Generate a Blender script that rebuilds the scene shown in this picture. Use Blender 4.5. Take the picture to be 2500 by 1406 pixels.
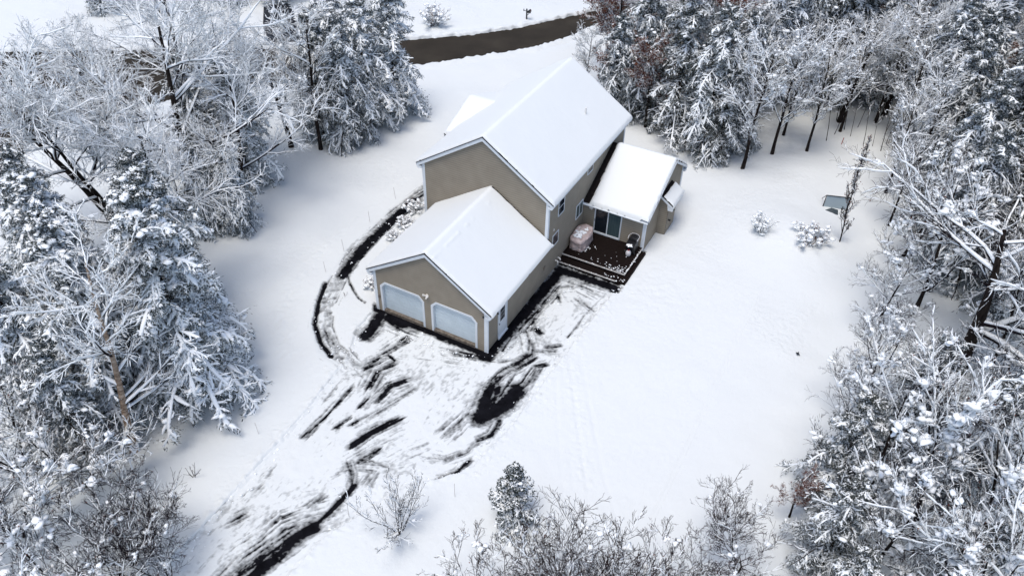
import bpy, math, random
import numpy as np
from mathutils import Matrix, Vector
R = math.radians
for o in list(bpy.data.objects): bpy.data.objects.remove(o)
scene = bpy.context.scene
col = scene.collection
GZ = -0.12                                   # level of the snowy ground (garage floor is 0)

# ------------------------------------------------------------------ camera
cd = bpy.data.cameras.new('camera'); cam = bpy.data.objects.new('camera', cd); col.objects.link(cam)
cd.sensor_width = 36; cd.lens = 1944.2 / 2500 * 36; cd.clip_start = 0.5; cd.clip_end = 600
yaw, pitch, roll = -0.47951, -0.71036, 0.02506
fw = Vector((math.sin(yaw)*math.cos(pitch), math.cos(yaw)*math.cos(pitch), math.sin(pitch)))
r0 = Vector((math.cos(yaw), -math.sin(yaw), 0)); u0 = r0.cross(fw)
rr = r0*math.cos(roll) + u0*math.sin(roll); uu = u0*math.cos(roll) - r0*math.sin(roll)
cam.matrix_world = Matrix(((rr.x, uu.x, -fw.x, 15.421), (rr.y, uu.y, -fw.y, -26.848), (rr.z, uu.z, -fw.z, 31.205), (0, 0, 0, 1)))
scene.camera = cam

# ------------------------------------------------------------------ light: overcast winter sky
SUN_EL, SUN_AZ = 74, 190                     # azimuth clockwise from +Y
w = bpy.data.worlds.new('World'); scene.world = w; w.use_nodes = True
nt = w.node_tree; nt.nodes.clear()
sky = nt.nodes.new('ShaderNodeTexSky'); sky.sky_type = 'NISHITA'; sky.sun_disc = False
sky.sun_elevation = R(SUN_EL); sky.sun_rotation = R(SUN_AZ); sky.altitude = 100; sky.air_density = 1.0; sky.dust_density = 2.0; sky.ozone_density = 1.0
bg = nt.nodes.new('ShaderNodeBackground'); bg.inputs['Strength'].default_value = 0.125
wo = nt.nodes.new('ShaderNodeOutputWorld'); nt.links.new(sky.outputs[0], bg.inputs[0]); nt.links.new(bg.outputs[0], wo.inputs[0])
sd = bpy.data.lights.new('sun', 'SUN'); sd.energy = 1.5; sd.angle = R(28); sd.color = (1.0, 0.94, 0.86)
sun = bpy.data.objects.new('sun', sd); col.objects.link(sun)
a = R(SUN_AZ); sv = Vector((math.sin(a)*math.cos(R(SUN_EL)), math.cos(a)*math.cos(R(SUN_EL)), math.sin(R(SUN_EL))))
sun.rotation_euler = sv.to_track_quat('Z', 'Y').to_euler(); sun.location = (0, -20, 60)
scene.view_settings.view_transform = 'Standard'; scene.view_settings.look = 'None'
scene.view_settings.gamma = 1; scene.view_settings.exposure = 0.62; scene.view_settings.use_curve_mapping = False

# ------------------------------------------------------------------ materials
def mat(name, base, rough=.7, spec=.5, build=None):
    m = bpy.data.materials.new(name); m.use_nodes = True; n = m.node_tree.nodes; l = m.node_tree.links
    b = n['Principled BSDF']; b.inputs['Base Color'].default_value = (*base, 1); b.inputs['Roughness'].default_value = rough
    b.inputs['Specular IOR Level'].default_value = spec
    if build: build(n, l, b)
    return m
def nd(n, t, **k):
    x = n.new(t)
    for a_, v in k.items():
        if a_ in x.inputs.keys(): x.inputs[a_].default_value = v
        else: setattr(x, a_, v)
    return x
def noise(n, l, scale, detail=3, stretch=None, coord='Object'):
    tc = nd(n, 'ShaderNodeTexCoord'); src = tc.outputs[coord]
    if stretch:
        mp = nd(n, 'ShaderNodeMapping'); mp.inputs['Scale'].default_value = stretch; l.new(src, mp.inputs[0]); src = mp.outputs[0]
    t = nd(n, 'ShaderNodeTexNoise', Scale=scale, Detail=detail); l.new(src, t.inputs['Vector']); return t.outputs['Fac']
def ramp(n, l, src, stops):
    r = nd(n, 'ShaderNodeValToRGB'); e = r.color_ramp.elements
    e[0].position, e[0].color = stops[0][0], (*stops[0][1], 1); e[1].position, e[1].color = stops[-1][0], (*stops[-1][1], 1)
    for p, c in stops[1:-1]:
        q = e.new(p); q.color = (*c, 1)
    l.new(src, r.inputs[0]); return r.outputs[0]
def bump(n, l, b, src, dist, strength=1.0, prev=None):
    bp = nd(n, 'ShaderNodeBump', Strength=strength, Distance=dist); l.new(src, bp.inputs['Height'])
    if prev: l.new(prev, bp.inputs['Normal'])
    l.new(bp.outputs[0], b.inputs['Normal']); return bp.outputs[0]
def varied(c0, c1, scale, bd=0, bs=30, stretch=None):
    def f(n, l, b):
        l.new(ramp(n, l, noise(n, l, scale, 4, stretch), [(.3, c0), (.7, c1)]), b.inputs['Base Color'])
        if bd: bump(n, l, b, noise(n, l, bs, 3, stretch), bd)
    return f
SNOW = (0.675, 0.70, 0.70)
def snow_ground(n, l, b):
    p = bump(n, l, b, noise(n, l, 1.3, 5), .08, .5)
    p = bump(n, l, b, noise(n, l, 11, 3), .02, .45, p)
    mk = ramp(n, l, noise(n, l, .16, 2), [(.5, (0, 0, 0)), (.62, (1, 1, 1))]); mm = nd(n, 'ShaderNodeMath', operation='MULTIPLY'); l.new(mk, mm.inputs[0]); l.new(noise(n, l, 3.2, 5), mm.inputs[1]); bump(n, l, b, mm.outputs[0], .13, .6, p)
M = {}
M['snow'] = mat('snow', SNOW, .6, .3, snow_ground)
M['roof_snow'] = mat('roof_snow', (.725, .748, .745), .6, .3, lambda n, l, b: bump(n, l, b, noise(n, l, 4, 3), .012, .5))
M['tree_snow'] = mat('tree_snow', (0.91, 0.935, 0.945), .6, .3)
def asph(n, l, b):
    l.new(ramp(n, l, noise(n, l, 2.2, 5), [(.3, (.008, .008, .010)), (.75, (.020, .020, .024))]), b.inputs['Base Color'])
    bump(n, l, b, noise(n, l, 60, 2), .004, .5)
def patchy(n, l, b):                          # snow with bare wet asphalt where the plough scraped it (vertex attribute "bare")
    at = nd(n, 'ShaderNodeAttribute', attribute_name='bare'); fine = noise(n, l, 9, 5); fine2 = noise(n, l, 45, 2)
    m1 = nd(n, 'ShaderNodeMath', operation='MULTIPLY_ADD'); m1.inputs[1].default_value = .22; l.new(fine, m1.inputs[0]); l.new(at.outputs['Fac'], m1.inputs[2])
    m2 = nd(n, 'ShaderNodeMath', operation='MULTIPLY_ADD'); m2.inputs[1].default_value = .14; l.new(fine2, m2.inputs[0]); l.new(m1.outputs[0], m2.inputs[2])
    mr = nd(n, 'ShaderNodeMapRange'); mr.inputs['From Min'].default_value = .46; mr.inputs['From Max'].default_value = 1.10; l.new(m2.outputs[0], mr.inputs['Value'])
    mx = nd(n, 'ShaderNodeMix', data_type='RGBA'); l.new(mr.outputs[0], mx.inputs['Factor'])
    mx.inputs['A'].default_value = (*SNOW, 1); l.new(ramp(n, l, noise(n, l, 2.2, 5), [(.3, (.002, .002, .003)), (.75, (.009, .009, .012))]), mx.inputs['B'])
    l.new(mx.outputs['Result'], b.inputs['Base Color'])
    p = bump(n, l, b, noise(n, l, 1.3, 5), .08, .5); p = bump(n, l, b, noise(n, l, 14, 3), .02, .5, p)
    sb = nd(n, 'ShaderNodeMath', operation='MULTIPLY'); sb.inputs[1].default_value = -1; l.new(mr.outputs[0], sb.inputs[0])
    bump(n, l, b, sb.outputs[0], .03, .6, p)
M['patchy'] = mat('plowed_snow_over_asphalt', SNOW, .85, .05, patchy)
M['road'] = mat('wet_brown_asphalt', (.05, .042, .033), .8, .12, lambda n, l, b: (
    l.new(ramp(n, l, noise(n, l, .35, 5, (1, 1, 1)), [(.3, (.024, .020, .015)), (.55, (.034, .028, .021)), (.75, (.046, .039, .029))]), b.inputs['Base Color']),
    bump(n, l, b, noise(n, l, 40, 2), .004, .5)))
M['asphalt'] = mat('dark_asphalt', (.02, .02, .024), .6, .4, asph)
def clapboard(n, l, b):                       # lap shadow painted dark along every board; slow weathering across the wall
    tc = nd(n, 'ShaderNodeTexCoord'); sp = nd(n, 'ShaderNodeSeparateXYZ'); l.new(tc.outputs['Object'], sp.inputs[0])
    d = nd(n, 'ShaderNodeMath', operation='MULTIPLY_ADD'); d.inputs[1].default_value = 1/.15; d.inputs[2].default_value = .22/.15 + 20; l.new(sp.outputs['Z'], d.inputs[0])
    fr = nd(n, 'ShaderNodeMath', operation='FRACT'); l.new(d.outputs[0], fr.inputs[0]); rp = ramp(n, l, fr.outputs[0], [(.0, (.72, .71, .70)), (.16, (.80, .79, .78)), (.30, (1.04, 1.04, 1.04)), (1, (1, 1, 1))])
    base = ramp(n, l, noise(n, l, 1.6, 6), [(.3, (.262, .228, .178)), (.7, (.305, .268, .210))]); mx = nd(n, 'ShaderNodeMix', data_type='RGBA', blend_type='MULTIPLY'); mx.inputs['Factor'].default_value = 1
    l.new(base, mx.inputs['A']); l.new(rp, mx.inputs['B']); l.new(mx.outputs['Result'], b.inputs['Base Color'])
M['nbd'] = mat('driveway_with_slush', (.03, .03, .035), .6, .4, lambda n, l, b: l.new(ramp(n, l, noise(n, l, .9, 6, (1, 1, 1)), [(.5, (.010, .012, .017)), (.68, (.03, .035, .045)), (.80, (.4, .45, .5))]), b.inputs['Base Color']))
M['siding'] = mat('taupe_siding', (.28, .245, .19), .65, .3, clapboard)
M['siding_dark'] = mat('corner_siding', (.22, .18, .14), .65, .3)
M['trim'] = mat('white_trim', (.68, .72, .75), .5, .4, varied((.64, .68, .71), (.71, .75, .78), 2))
M['gdoor'] = mat('garage_door_paint', (.60, .68, .72), .45, .4, varied((.55, .63, .67), (.61, .69, .73), 2))
M['shingle'] = mat('dark_shingles', (.014, .012, .012), .9, .08, varied((.008, .006, .006), (.020, .016, .015), 9, .01, 20))
M['glass'] = mat('dark_glass', (.012, .016, .022), .08, .5)
M['blinds'] = mat('glass_with_blinds', (.055, .085, .09), .15, .5, varied((.045, .07, .078), (.07, .105, .11), 1.5, 0, 1, (12, 12, .4)))
M['deck'] = mat('dark_deck_boards', (.03, .02, .017), .8, .08, varied((.006, .004, .0035), (.014, .009, .008), 5, .006, 30, (1, 8, 1)))
M['nosing'] = mat('painted_nosing', (.46, .44, .41), .6, .3, varied((.42, .39, .36), (.62, .60, .57), 6))
M['threshold'] = mat('dirty_threshold', (.14, .115, .09), .8, .2, varied((.08, .065, .05), (.2, .17, .14), 6))
M['black'] = mat('black_metal', (.012, .012, .014), .35, .5)
M['chrome'] = mat('chrome', (.55, .56, .58), .25, .5)
M['cover'] = mat('pink_beige_cover', (.40, .30, .275), .42, .5, varied((.36, .28, .265), (.58, .49, .47), 4, .05, 6))
M['tank'] = mat('tank_white', (.6, .58, .58), .4, .5)
M['red'] = mat('red_plastic', (.35, .03, .03), .5, .4)
M['pvc'] = mat('white_pvc', (.72, .70, .66), .45, .4)
M['bark_dark'] = mat('dark_bark', (.02, .016, .015), .9, .08, varied((.008, .006, .006), (.036, .028, .024), 6, .03, 14, (1, 1, .25)))
M['twig'] = mat('twig_bark', (.018, .013, .016), .85, .08)
M['twig_brown'] = mat('brown_twig_bark', (.030, .017, .016), .85, .08)
M['birch'] = mat('peeling_birch_bark', (.34, .25, .18), .8, .2, varied((.13, .075, .045), (.50, .40, .31), 3.5, .02, 10, (1, 1, 3)))
def frosted(c0, c1, t):
    def f(n, l, b):
        base = ramp(n, l, noise(n, l, 1.2, 4), [(.3, c0), (.7, c1)]); fr = ramp(n, l, noise(n, l, 16, 2), [(t, (0, 0, 0)), (t+.06, (1, 1, 1))]); mx = nd(n, 'ShaderNodeMix', data_type='RGBA'); l.new(fr, mx.inputs['Factor']); l.new(base, mx.inputs['A']); mx.inputs['B'].default_value = (.72, .78, .82, 1); l.new(mx.outputs['Result'], b.inputs['Base Color'])
    return f
M['needle'] = mat('conifer_needles', (.03, .038, .03), .8, .08, frosted((.010, .014, .011), (.036, .043, .033), .54))
M['needle_b'] = mat('hemlock_needles', (.04, .045, .035), .8, .08, frosted((.012, .015, .010), (.042, .044, .031), .57))
M['leaf'] = mat('dead_brown_leaves', (.12, .05, .032), .8, .2, varied((.08, .03, .022), (.22, .085, .05), 3))
M['spruce'] = mat('spruce_needles', (.035, .045, .035), .8, .08, frosted((.010, .015, .010), (.034, .042, .032), .55))
M['net'] = mat('grey_netting', (.36, .43, .47), .8, .2)
M['tarp'] = mat('dark_tarp', (.03, .045, .055), .6, .3)

# ------------------------------------------------------------------ helpers
def link(name, me, m, parent=None):
    o = bpy.data.objects.new(name, me); col.objects.link(o)
    for x in (m if isinstance(m, (list, tuple)) else [m]): me.materials.append(x)
    if parent: o.parent = parent
    return o
def mesh(name, V, Q=None, T=None, smooth=False):
    """numpy verts, quads, tris -> mesh"""
    me = bpy.data.meshes.new(name); V = np.asarray(V, np.float32).reshape(-1, 3)
    Q = np.zeros((0, 4), np.int32) if Q is None else np.asarray(Q, np.int32).reshape(-1, 4)
    T = np.zeros((0, 3), np.int32) if T is None else np.asarray(T, np.int32).reshape(-1, 3)
    me.vertices.add(len(V)); me.vertices.foreach_set('co', V.ravel())
    li = np.concatenate([Q.ravel(), T.ravel()]); me.loops.add(len(li)); me.loops.foreach_set('vertex_index', li)
    st = np.concatenate([np.arange(len(Q))*4, len(Q)*4 + np.arange(len(T))*3]).astype(np.int32)
    me.polygons.add(len(st)); me.polygons.foreach_set('loop_start', st)
    if smooth: me.polygons.foreach_set('use_smooth', np.ones(len(st), bool))
    me.update(calc_edges=True); me.validate(); return me
def tag(o, label, cat, group=None, kind=None):
    o['label'] = label; o['category'] = cat
    if group: o['group'] = group
    if kind: o['kind'] = kind
    return o
def empty(name, loc, label, cat, group=None):
    o = bpy.data.objects.new(name, None); col.objects.link(o); o.location = loc; o.empty_display_size = .3
    return tag(o, label, cat, group)
class MB:
    def __init__(s): s.v = []; s.f = []
    def box(s, x0, x1, y0, y1, z0, z1):
        n = len(s.v); s.v += [(x, y, z) for x in (x0, x1) for y in (y0, y1) for z in (z0, z1)]
        for f in ((0,1,3,2),(4,6,7,5),(0,4,5,1),(2,3,7,6),(0,2,6,4),(1,5,7,3)): s.f.append([n+i for i in f])
        return s
    def prism(s, poly, d):
        """closed prism: 3-D polygon extruded by vector d"""
        n = len(s.v); k = len(poly); s.v += [tuple(p) for p in poly] + [tuple(np.add(p, d)) for p in poly]
        s.f.append(list(range(n+k-1, n-1, -1))); s.f.append(list(range(n+k, n+2*k)))
        for i in range(k):
            j = (i+1) % k; s.f.append([n+i, n+j, n+k+j, n+k+i])
        return s
    def tube(s, pts, r, sides=8, cap=True):
        rs = r if isinstance(r, (list, tuple)) else [r]*len(pts); n = len(s.v); P = [Vector(p) for p in pts]
        for i, p in enumerate(P):
            t = (P[min(i+1, len(P)-1)] - P[max(i-1, 0)]).normalized(); q = t.to_track_quat('Z', 'Y')
            for j in range(sides):
                a_ = 2*math.pi*j/sides; s.v.append(tuple(p + q @ Vector((math.cos(a_)*rs[i], math.sin(a_)*rs[i], 0))))
        for i in range(len(P)-1):
            for j in range(sides):
                k = (j+1) % sides; s.f.append([n+i*sides+j, n+i*sides+k, n+(i+1)*sides+k, n+(i+1)*sides+j])
        if cap: s.f.append([n+j for j in range(sides)][::-1]); s.f.append([n+(len(P)-1)*sides+j for j in range(sides)])
        return s
    def build(s, name, m, parent=None, smooth=False, bevel=0):
        me = bpy.data.meshes.new(name); me.from_pydata(s.v, [], s.f); me.update()
        if smooth: me.polygons.foreach_set('use_smooth', [True]*len(me.polygons))
        o = link(name, me, m, parent)
        if bevel:
            b = o.modifiers.new('bevel', 'BEVEL'); b.width = bevel; b.segments = 2; b.limit_method = 'ANGLE'
        return o
def vnoise(x, y, seed=0):
    """smooth value noise on numpy arrays, 0..1"""
    rs = np.random.RandomState(seed); tab = rs.rand(256, 256)
    xi = np.floor(x).astype(int); yi = np.floor(y).astype(int); fx = x-xi; fy = y-yi
    fx = fx*fx*(3-2*fx); fy = fy*fy*(3-2*fy)
    g = lambda i, j: tab[(xi+i) & 255, (yi+j) & 255]
    return (g(0,0)*(1-fx)+g(1,0)*fx)*(1-fy) + (g(0,1)*(1-fx)+g(1,1)*fx)*fy
def fbm(x, y, seed=0, o=4):
    s = 0; a_ = .5
    for i in range(o): s = s + a_*vnoise(x*2**i, y*2**i, seed+i); a_ *= .5
    return s/(1-.5**o)
def seg_dist(X, Y, pts):
    """distance, arclength and side offset to a polyline"""
    D = np.full(X.shape, 1e9); S = np.zeros(X.shape); O = np.zeros(X.shape); acc = 0
    for (ax, ay), (bx, by) in zip(pts[:-1], pts[1:]):
        L = math.hypot(bx-ax, by-ay) + 1e-9; ux, uy = (bx-ax)/L, (by-ay)/L
        t = np.clip((X-ax)*ux + (Y-ay)*uy, 0, L); dx = X-ax-t*ux; dy = Y-ay-t*uy; d = np.hypot(dx, dy)
        m = d < D; D = np.where(m, d, D); S = np.where(m, acc + (X-ax)*ux + (Y-ay)*uy, S); O = np.where(m, (X-ax)*(-uy) + (Y-ay)*ux, O); acc += L
    return D, S, O
def inside(X, Y, poly):
    r = np.zeros(X.shape, bool); n = len(poly); j = n-1
    for i in range(n):
        xi, yi = poly[i]; xj, yj = poly[j]
        c = ((yi > Y) != (yj > Y)) & (X < (xj-xi)*(Y-yi)/(yj-yi+1e-12) + xi); r ^= c; j = i
    return r
def grid_faces(nx, ny, mask=None):
    i, j = np.meshgrid(np.arange(nx-1), np.arange(ny-1), indexing='ij'); a_ = i*ny+j
    Q = np.stack([a_, a_+ny, a_+ny+1, a_+1], -1)
    return Q[mask] if mask is not None else Q.reshape(-1, 4)
def compact(V, Q, extra=None):
    u, inv = np.unique(Q, return_inverse=True); return V[u], inv.reshape(-1, 4), (None if extra is None else extra[u])

# ------------------------------------------------------------------ ground, driveway, footpath, road
NEAR = [(-8.0, 53.0), (-12.9, 44.6), (-14.3, 39.5), (-15.8, 36.5), (-18.4, 33.3), (-22.7, 28.1), (-27.9, 23.4), (-32.0, 18.6), (-35.1, 15.0), (-36.9, 11.6), (-38.9, 8.9), (-40.2, 6.0), (-40.3, 3.0), (-39.4, -1.3), (-37.5, -9), (-35, -20)]
FAR = [(-9.5, 56.5), (-14.0, 48.5), (-16.9, 43.8), (-19.5, 39.4), (-22.3, 36.1), (-26.0, 32.7), (-30.9, 28.3), (-35.2, 24.9), (-39.5, 22.3), (-45.8, 18.2), (-52.1, 14.2), (-60, 9), (-72, 0), (-84, -12)]
PX0, PX1, PY0, PY1, PS = -14.0, 12.0, -19.5, 12.8, .06
STROKES = [
([(-4.9,-9.4),(-4.8,-7.9),(-4.9,-5.7)],.2,.9),([(-5.5,-7.0),(-5.7,-5.5),(-5.1,-4.9)],.3,.5),([(-4.1,-5.1),(-4.3,-4.2),(-3.9,-3.5)],.4,.95),
([(-3.3,-5.7),(-3.2,-4.7),(-2.7,-4.0)],.26,1),([(-3.6,-6.5),(-3.6,-5.9)],.22,.9),([(-3.9,-8.2),(-3.7,-7.5)],.18,.9),
([(-3.3,-7.7),(-3.0,-6.9),(-2.7,-6.1),(-2.4,-5.2),(-2.0,-4.2)],.2,.75),([(-2.5,-8.7),(-2.2,-7.7),(-1.5,-6.3)],.26,1.1),([(-2.0,-9.1),(-1.7,-8.3),(-1.2,-7.3)],.4,.5),
([(-1.7,-9.4),(-1.5,-8.9),(-1.3,-8.3)],.17,1.1),([(-2.0,-9.7),(-1.5,-10.1),(-1.0,-10.9),(-1.1,-11.5),(-1.1,-12.3),(-1.3,-13.2)],.2,1.0),
([(-1.3,-13.2),(-1.6,-14.0),(-1.7,-14.8),(-1.9,-15.8),(-2.1,-16.8),(-2.4,-18.5)],.30,1.32),([(-1.7,-14.0),(-2.1,-15.2),(-2.6,-17.0),(-2.9,-18.5)],.45,1.0),([(-1.05,-10.6),(-1.1,-11.8),(-1.3,-13.2)],.12,1.3),([(-3.0,-18.1),(-2.9,-15.9),(-2.6,-15.0),(-2.4,-13.9),(-1.9,-13.2),(-1.4,-12.7)],.75,.62),
([(-4.5,-14.6),(-4.4,-14.4)],.3,.9),([(-4.4,-14.4),(-4.9,-13.8),(-4.8,-13.0),(-4.9,-11.8)],.35,.5),([(-2.2,-12.5),(-2.0,-11.8)],.2,.8),([(-2.1,-10.5),(-1.8,-9.9)],.3,.6),
([(-1.3,-9.7),(-0.8,-9.5),(-0.7,-10.2)],.4,.75),([(-1.3,-9.0),(-0.4,-8.8),(-0.1,-8.1),(0.4,-7.3)],.35,.6),([(-0.4,-9.4),(0.3,-8.7)],.3,.45),
([(1.1,2.6),(1.9,1.6),(2.3,.8)],.28,.72),([(2.25,.7),(1.6,-.9),(1.4,-2.2)],.34,1.14),([(2.1,-1.2),(2.2,-2.4)],.45,.75),([(2.8,-1.7),(2.75,-2.6),(2.45,-3.5),(2.0,-4.3)],.42,1.3),([(1.6,-2.3),(1.8,-3.2),(2.1,-4.0)],.5,1.15),([(1.5,-3.3),(1.1,-5.8)],.45,.62),([(1.3,-1.6),(1.0,-3.6)],.3,.5),
([(2.9,.2),(2.9,-1.1)],.28,.85),([(3.2,.8),(2.8,.4)],.16,1.05),([(2.9,-3.9),(3.0,-4.9),(2.6,-5.5)],.16,1.05),([(2.9,-4.4),(2.6,-6.4),(1.9,-7.4),(1.1,-7.7)],.32,.62),([(2.9,-6.8),(2.7,-7.6),(2.1,-8.3)],.15,.98),
([(1.3,6.0),(.8,6.6),(2.0,7.6),(3.0,7.4)],.5,.66),([(2.6,6.3),(3.5,5.9)],.35,.66),([(3.75,7.6),(3.5,5.4),(3.4,3.2)],.07,.8),([(1.3,3.8),(1.3,2.7)],.11,1.05),([(1.6,2.95),(1.9,2.8)],.2,1.2),([(1.2,3.4),(2.2,2.2)],.4,.55),([(.6,1.8),(.7,.5)],.07,1.1),([(2.8,1.9),(3.3,2.4)],.14,1.1),([(2.4,1.4),(3.2,1.9)],.3,.55),
([(-2.2,-1.0),(-.7,-.7),(.5,-.4)],.3,.72),([(-1.4,-.75),(.3,-.45)],.12,1.1),([(.9,-.3),(1.6,.2)],.14,.9),([(-4.4,-1.6),(-4.9,-2.9)],.2,.95),([(-6.5,-2.2),(-6.5,-1.5),(-6.8,-.4)],.38,1.25),([(-6.2,-.3),(-5.4,-.5)],.35,1.2),([(-7.2,-.05),(-3.8,-.15),(-.3,-.15)],.26,1.35),
([(-5.9,-1.0),(-4.6,-1.0),(-4.9,-2.2)],.5,.62),([(-5.1,-4.2),(-4.8,-3.5)],.22,.9),([(-4.5,-2.9),(-4.1,-3.0)],.09,1.05),([(-6.4,-4.1),(-5.2,-4.6),(-4.6,-3.2)],.45,.58),([(-3.8,-2.4),(-.8,-1.4)],.35,.42),
([(.15,-.3),(.2,2.5),(.3,4.5),(.4,6.5),(.5,8.3)],.34,1.4),([(.7,2.6),(.9,4.8),(1.0,6.8)],.34,.95),([(.4,8.45),(2.6,8.5),(4.0,8.5)],.33,1.4),([(.6,7.9),(1.4,7.9),(3.6,8.0)],.3,.85),([(.5,.2),(.8,1.8)],.25,.8),
([(4.35,13.0),(4.4,14.6),(4.9,14.8),(5.05,16.6)],.22,1.3),([(-7.55,.1),(-7.3,-.2)],.15,1.2)]
PATH = [(-11.2,12.8),(-11.5,10.5),(-11.7,8.5),(-11.6,5.6),(-11.4,3.0),(-10.8,0.7),(-10.0,-1.4),(-9.0,-2.9),(-7.6,-4.0),(-6.1,-4.4),(-5.0,-4.5)]
PATHB = [([(-11.3,12.4),(-11.6,10.4)],.42,.9),([(-11.55,10.3),(-11.6,8.5),(-11.5,5.6),(-11.3,3.2),(-10.9,1.4)],.34,1.38),([(-11.9,9.5),(-12.0,6),(-11.8,3)],.3,.55),
([(-10.7,.9),(-10.0,-1.4),(-9.0,-2.9),(-7.6,-4.0),(-6.1,-4.4)],.5,.47),([(-11.3,.2),(-10.6,-1.3),(-9.6,-2.9),(-8.4,-3.9),(-7.2,-4.5)],.11,1.3),([(-8.6,-3.3),(-7.9,-3.8)],.28,.75),([(-10.7,1.6),(-10.1,1.0),(-9.4,.5),(-8.7,.1),(-8.2,-.0)],.09,.95)]
DRIVE = [(-7.4,-.1),(-7.3,-2.0),(-6.4,-4),(-5.9,-8),(-5.6,-14),(-5.4,-19.5),(-.9,-19.5),(-.5,-13.5),(1.0,-9.8),(3.3,-7),(3.7,-4),(3.8,0),(4.2,8.6),(0,8.6),(0,-.1)]
TRACKS = [[(3.9,.6),(5.0,-1.5),(6.7,-4.6),(8.0,-6.8)],[(4.4,1.4),(5.8,-1.0),(7.8,-4.3),(9.2,-6.6)],[(4.4,2.6),(6.6,-.9),(9.0,-4.6),(10.6,-6.6)],[(3.6,1.9),(5.2,-.9),(7.2,-4.5),(8.6,-6.9)]]
x = np.arange(PX0, PX1+.001, PS); y = np.arange(PY0, PY1+.001, PS); X, Y = np.meshgrid(x, y, indexing='ij')
bare = np.zeros(X.shape)
for k, (pts, r_, s_) in enumerate(STROKES + PATHB):
    D, S, O = seg_dist(X, Y, pts)
    st = fbm(S/1.5 + k*7.3, O/.11 + k*3.1, 20+k, 4)                    # streaks along the plough's direction
    f = s_*(1.0 - (D/(r_*2.1))**1.2*.95) + (st-.5)*(1.35 if s_ < 1.15 else .8 if s_ < 1.28 else .4) - (.08 if s_ < 1.15 else 0)
    bare = np.maximum(bare, f*np.clip((3.0*r_-D)/(1.0*r_), 0, 1)*np.clip((s_+.4), 0, 1))
bare = bare + (fbm(X*2.1, Y*2.1, 5, 4)-.5)*.5*np.clip(bare*3, 0, 1) + (fbm(X*8, Y*8, 6, 4)-.5)*.55*(bare > .15)
Dp, Sp, Op = seg_dist(X, Y, PATH); isp = (Dp < .62) & ~inside(X, Y, DRIVE); isd = inside(X, Y, DRIVE)
und = (fbm(X*.5, Y*.5, 3, 4)-.5)*.10
h = .14 + und + (fbm(X*6, Y*6, 9, 3)-.5)*.02
dd = np.clip((.75-Dp)/.25, 0, 1); h -= dd*.07
dedge = np.minimum(seg_dist(X, Y, DRIVE[1:6])[0], seg_dist(X, Y, DRIVE[6:13])[0])
h = np.where(isd, .05 + und*.5 + (fbm(X*3, Y*3, 11, 4)-.5)*.06, h)
lump = np.exp(-(dedge/.35)**2)*(~isd | (dedge < .15)); h += lump*(.03 + .11*np.clip(fbm(X*4, Y*4, 21, 3)-.42, 0, 1)*2)
h += (fbm(X*4, Y*4, 55, 4)-.5)*.10*np.clip(1-np.hypot((X-6.3)/3.2, (Y-9.5)/4), 0, 1)*~isd + (fbm(X*4, Y*4, 56, 4)-.5)*.12*np.clip(1-np.abs(Dp-2.3)/1.2, 0, 1)*(X < -9)
chunk = np.clip(vnoise(X*9, Y*9, 31)-.72, 0, 1)*.45*np.clip(fbm(X*.8, Y*.8, 33, 2)-.35, 0, 1)*2
h += chunk*np.exp(-(dedge/1.3)**2)
for k, tr in enumerate(TRACKS):
    D, S, O = seg_dist(X, Y, tr); am = (.35, .9, .6, .25)[k]; h -= .030*am*np.exp(-(D/.10)**2)*(.3+1.2*vnoise(S*1.3, O*2, k)); h += .014*am*np.exp(-((D-.2)/.1)**2)*vnoise(S*2, O, k+4)
D, S, O = seg_dist(X, Y, [(4.6, 1.2), (6.2, -1.6), (8.2, -5.2)]); h += np.exp(-(D/.5)**2)*(fbm(X*5, Y*5, 71, 3)-.5)*.09      # scuffed snow between the tracks
slush = (fbm(X*.55+3, Y*.55, 101, 3)-.42)*1.3 + (fbm(X*9, Y*4, 102, 4)-.5)*1.9
bare = np.maximum(bare, np.where(isd & (Y < 9), np.clip(.10+slush*.5, 0, .55), 0)); slp = np.where((Dp < .5), np.clip(.42+(fbm(X*3.5, Y*3.5, 103, 4)-.5)*1.3, 0, .8), 0); bare = np.maximum(bare, slp*np.clip((.55-Dp)/.15, 0, 1))
edge_ = np.exp(-((Dp-.5)/.07)**2)*(vnoise(X*1.3, Y*1.3, 104) > .45)*(X < -6.3)*.85*(vnoise(X*7, Y*7, 105)*.5+.6); bare = np.maximum(bare, edge_)
cov = np.clip(1 - (bare-.42)*3.0, 0, 1); h = h*cov + .004
et = np.minimum.reduce([X-PX0, PX1-X, Y-PY0, PY1-Y]); te = np.clip(et/.3, 0, 1); h = np.where(et < .3, (.13+und)*1.0, h); h = np.where(et < .07, h-.03, h)
V = np.stack([X, Y, GZ + h], -1).reshape(-1, 3); B = bare.reshape(-1)
ctr = lambda A: A[:-1, :-1]
foot = inside(X, Y, [(-7.2, .1), (-.1, .1), (-.1, 12.8), (-8.4, 12.8), (-8.4, 7.2), (-7.2, 7.2)]) | inside(X, Y, [(-.3, 8.95), (4.45, 8.95), (4.1, 12.8), (-.3, 12.8)])
keep = ~ctr(foot)
for nm, mk, lab in (('driveway', ctr(isd), 'asphalt driveway under scraped snow with dark bare streaks'), ('footpath', ctr(isp), 'curved asphalt footpath mostly cleared of snow'), ('snowy_yard', ~ctr(isd) & ~ctr(isp), 'smooth snow covering the yard around the house')):
    v_, q_, e_ = compact(V, grid_faces(len(x), len(y), mk & keep), B); me = mesh(nm, v_, q_, smooth=True)
    at = me.attributes.new('bare', 'FLOAT', 'POINT'); at.data.foreach_set('value', e_.astype(np.float32))
    o = link(nm, me, M['patchy']); o['kind'] = 'structure'; o['label'] = lab; o['category'] = nm.replace('_', ' ')
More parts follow.
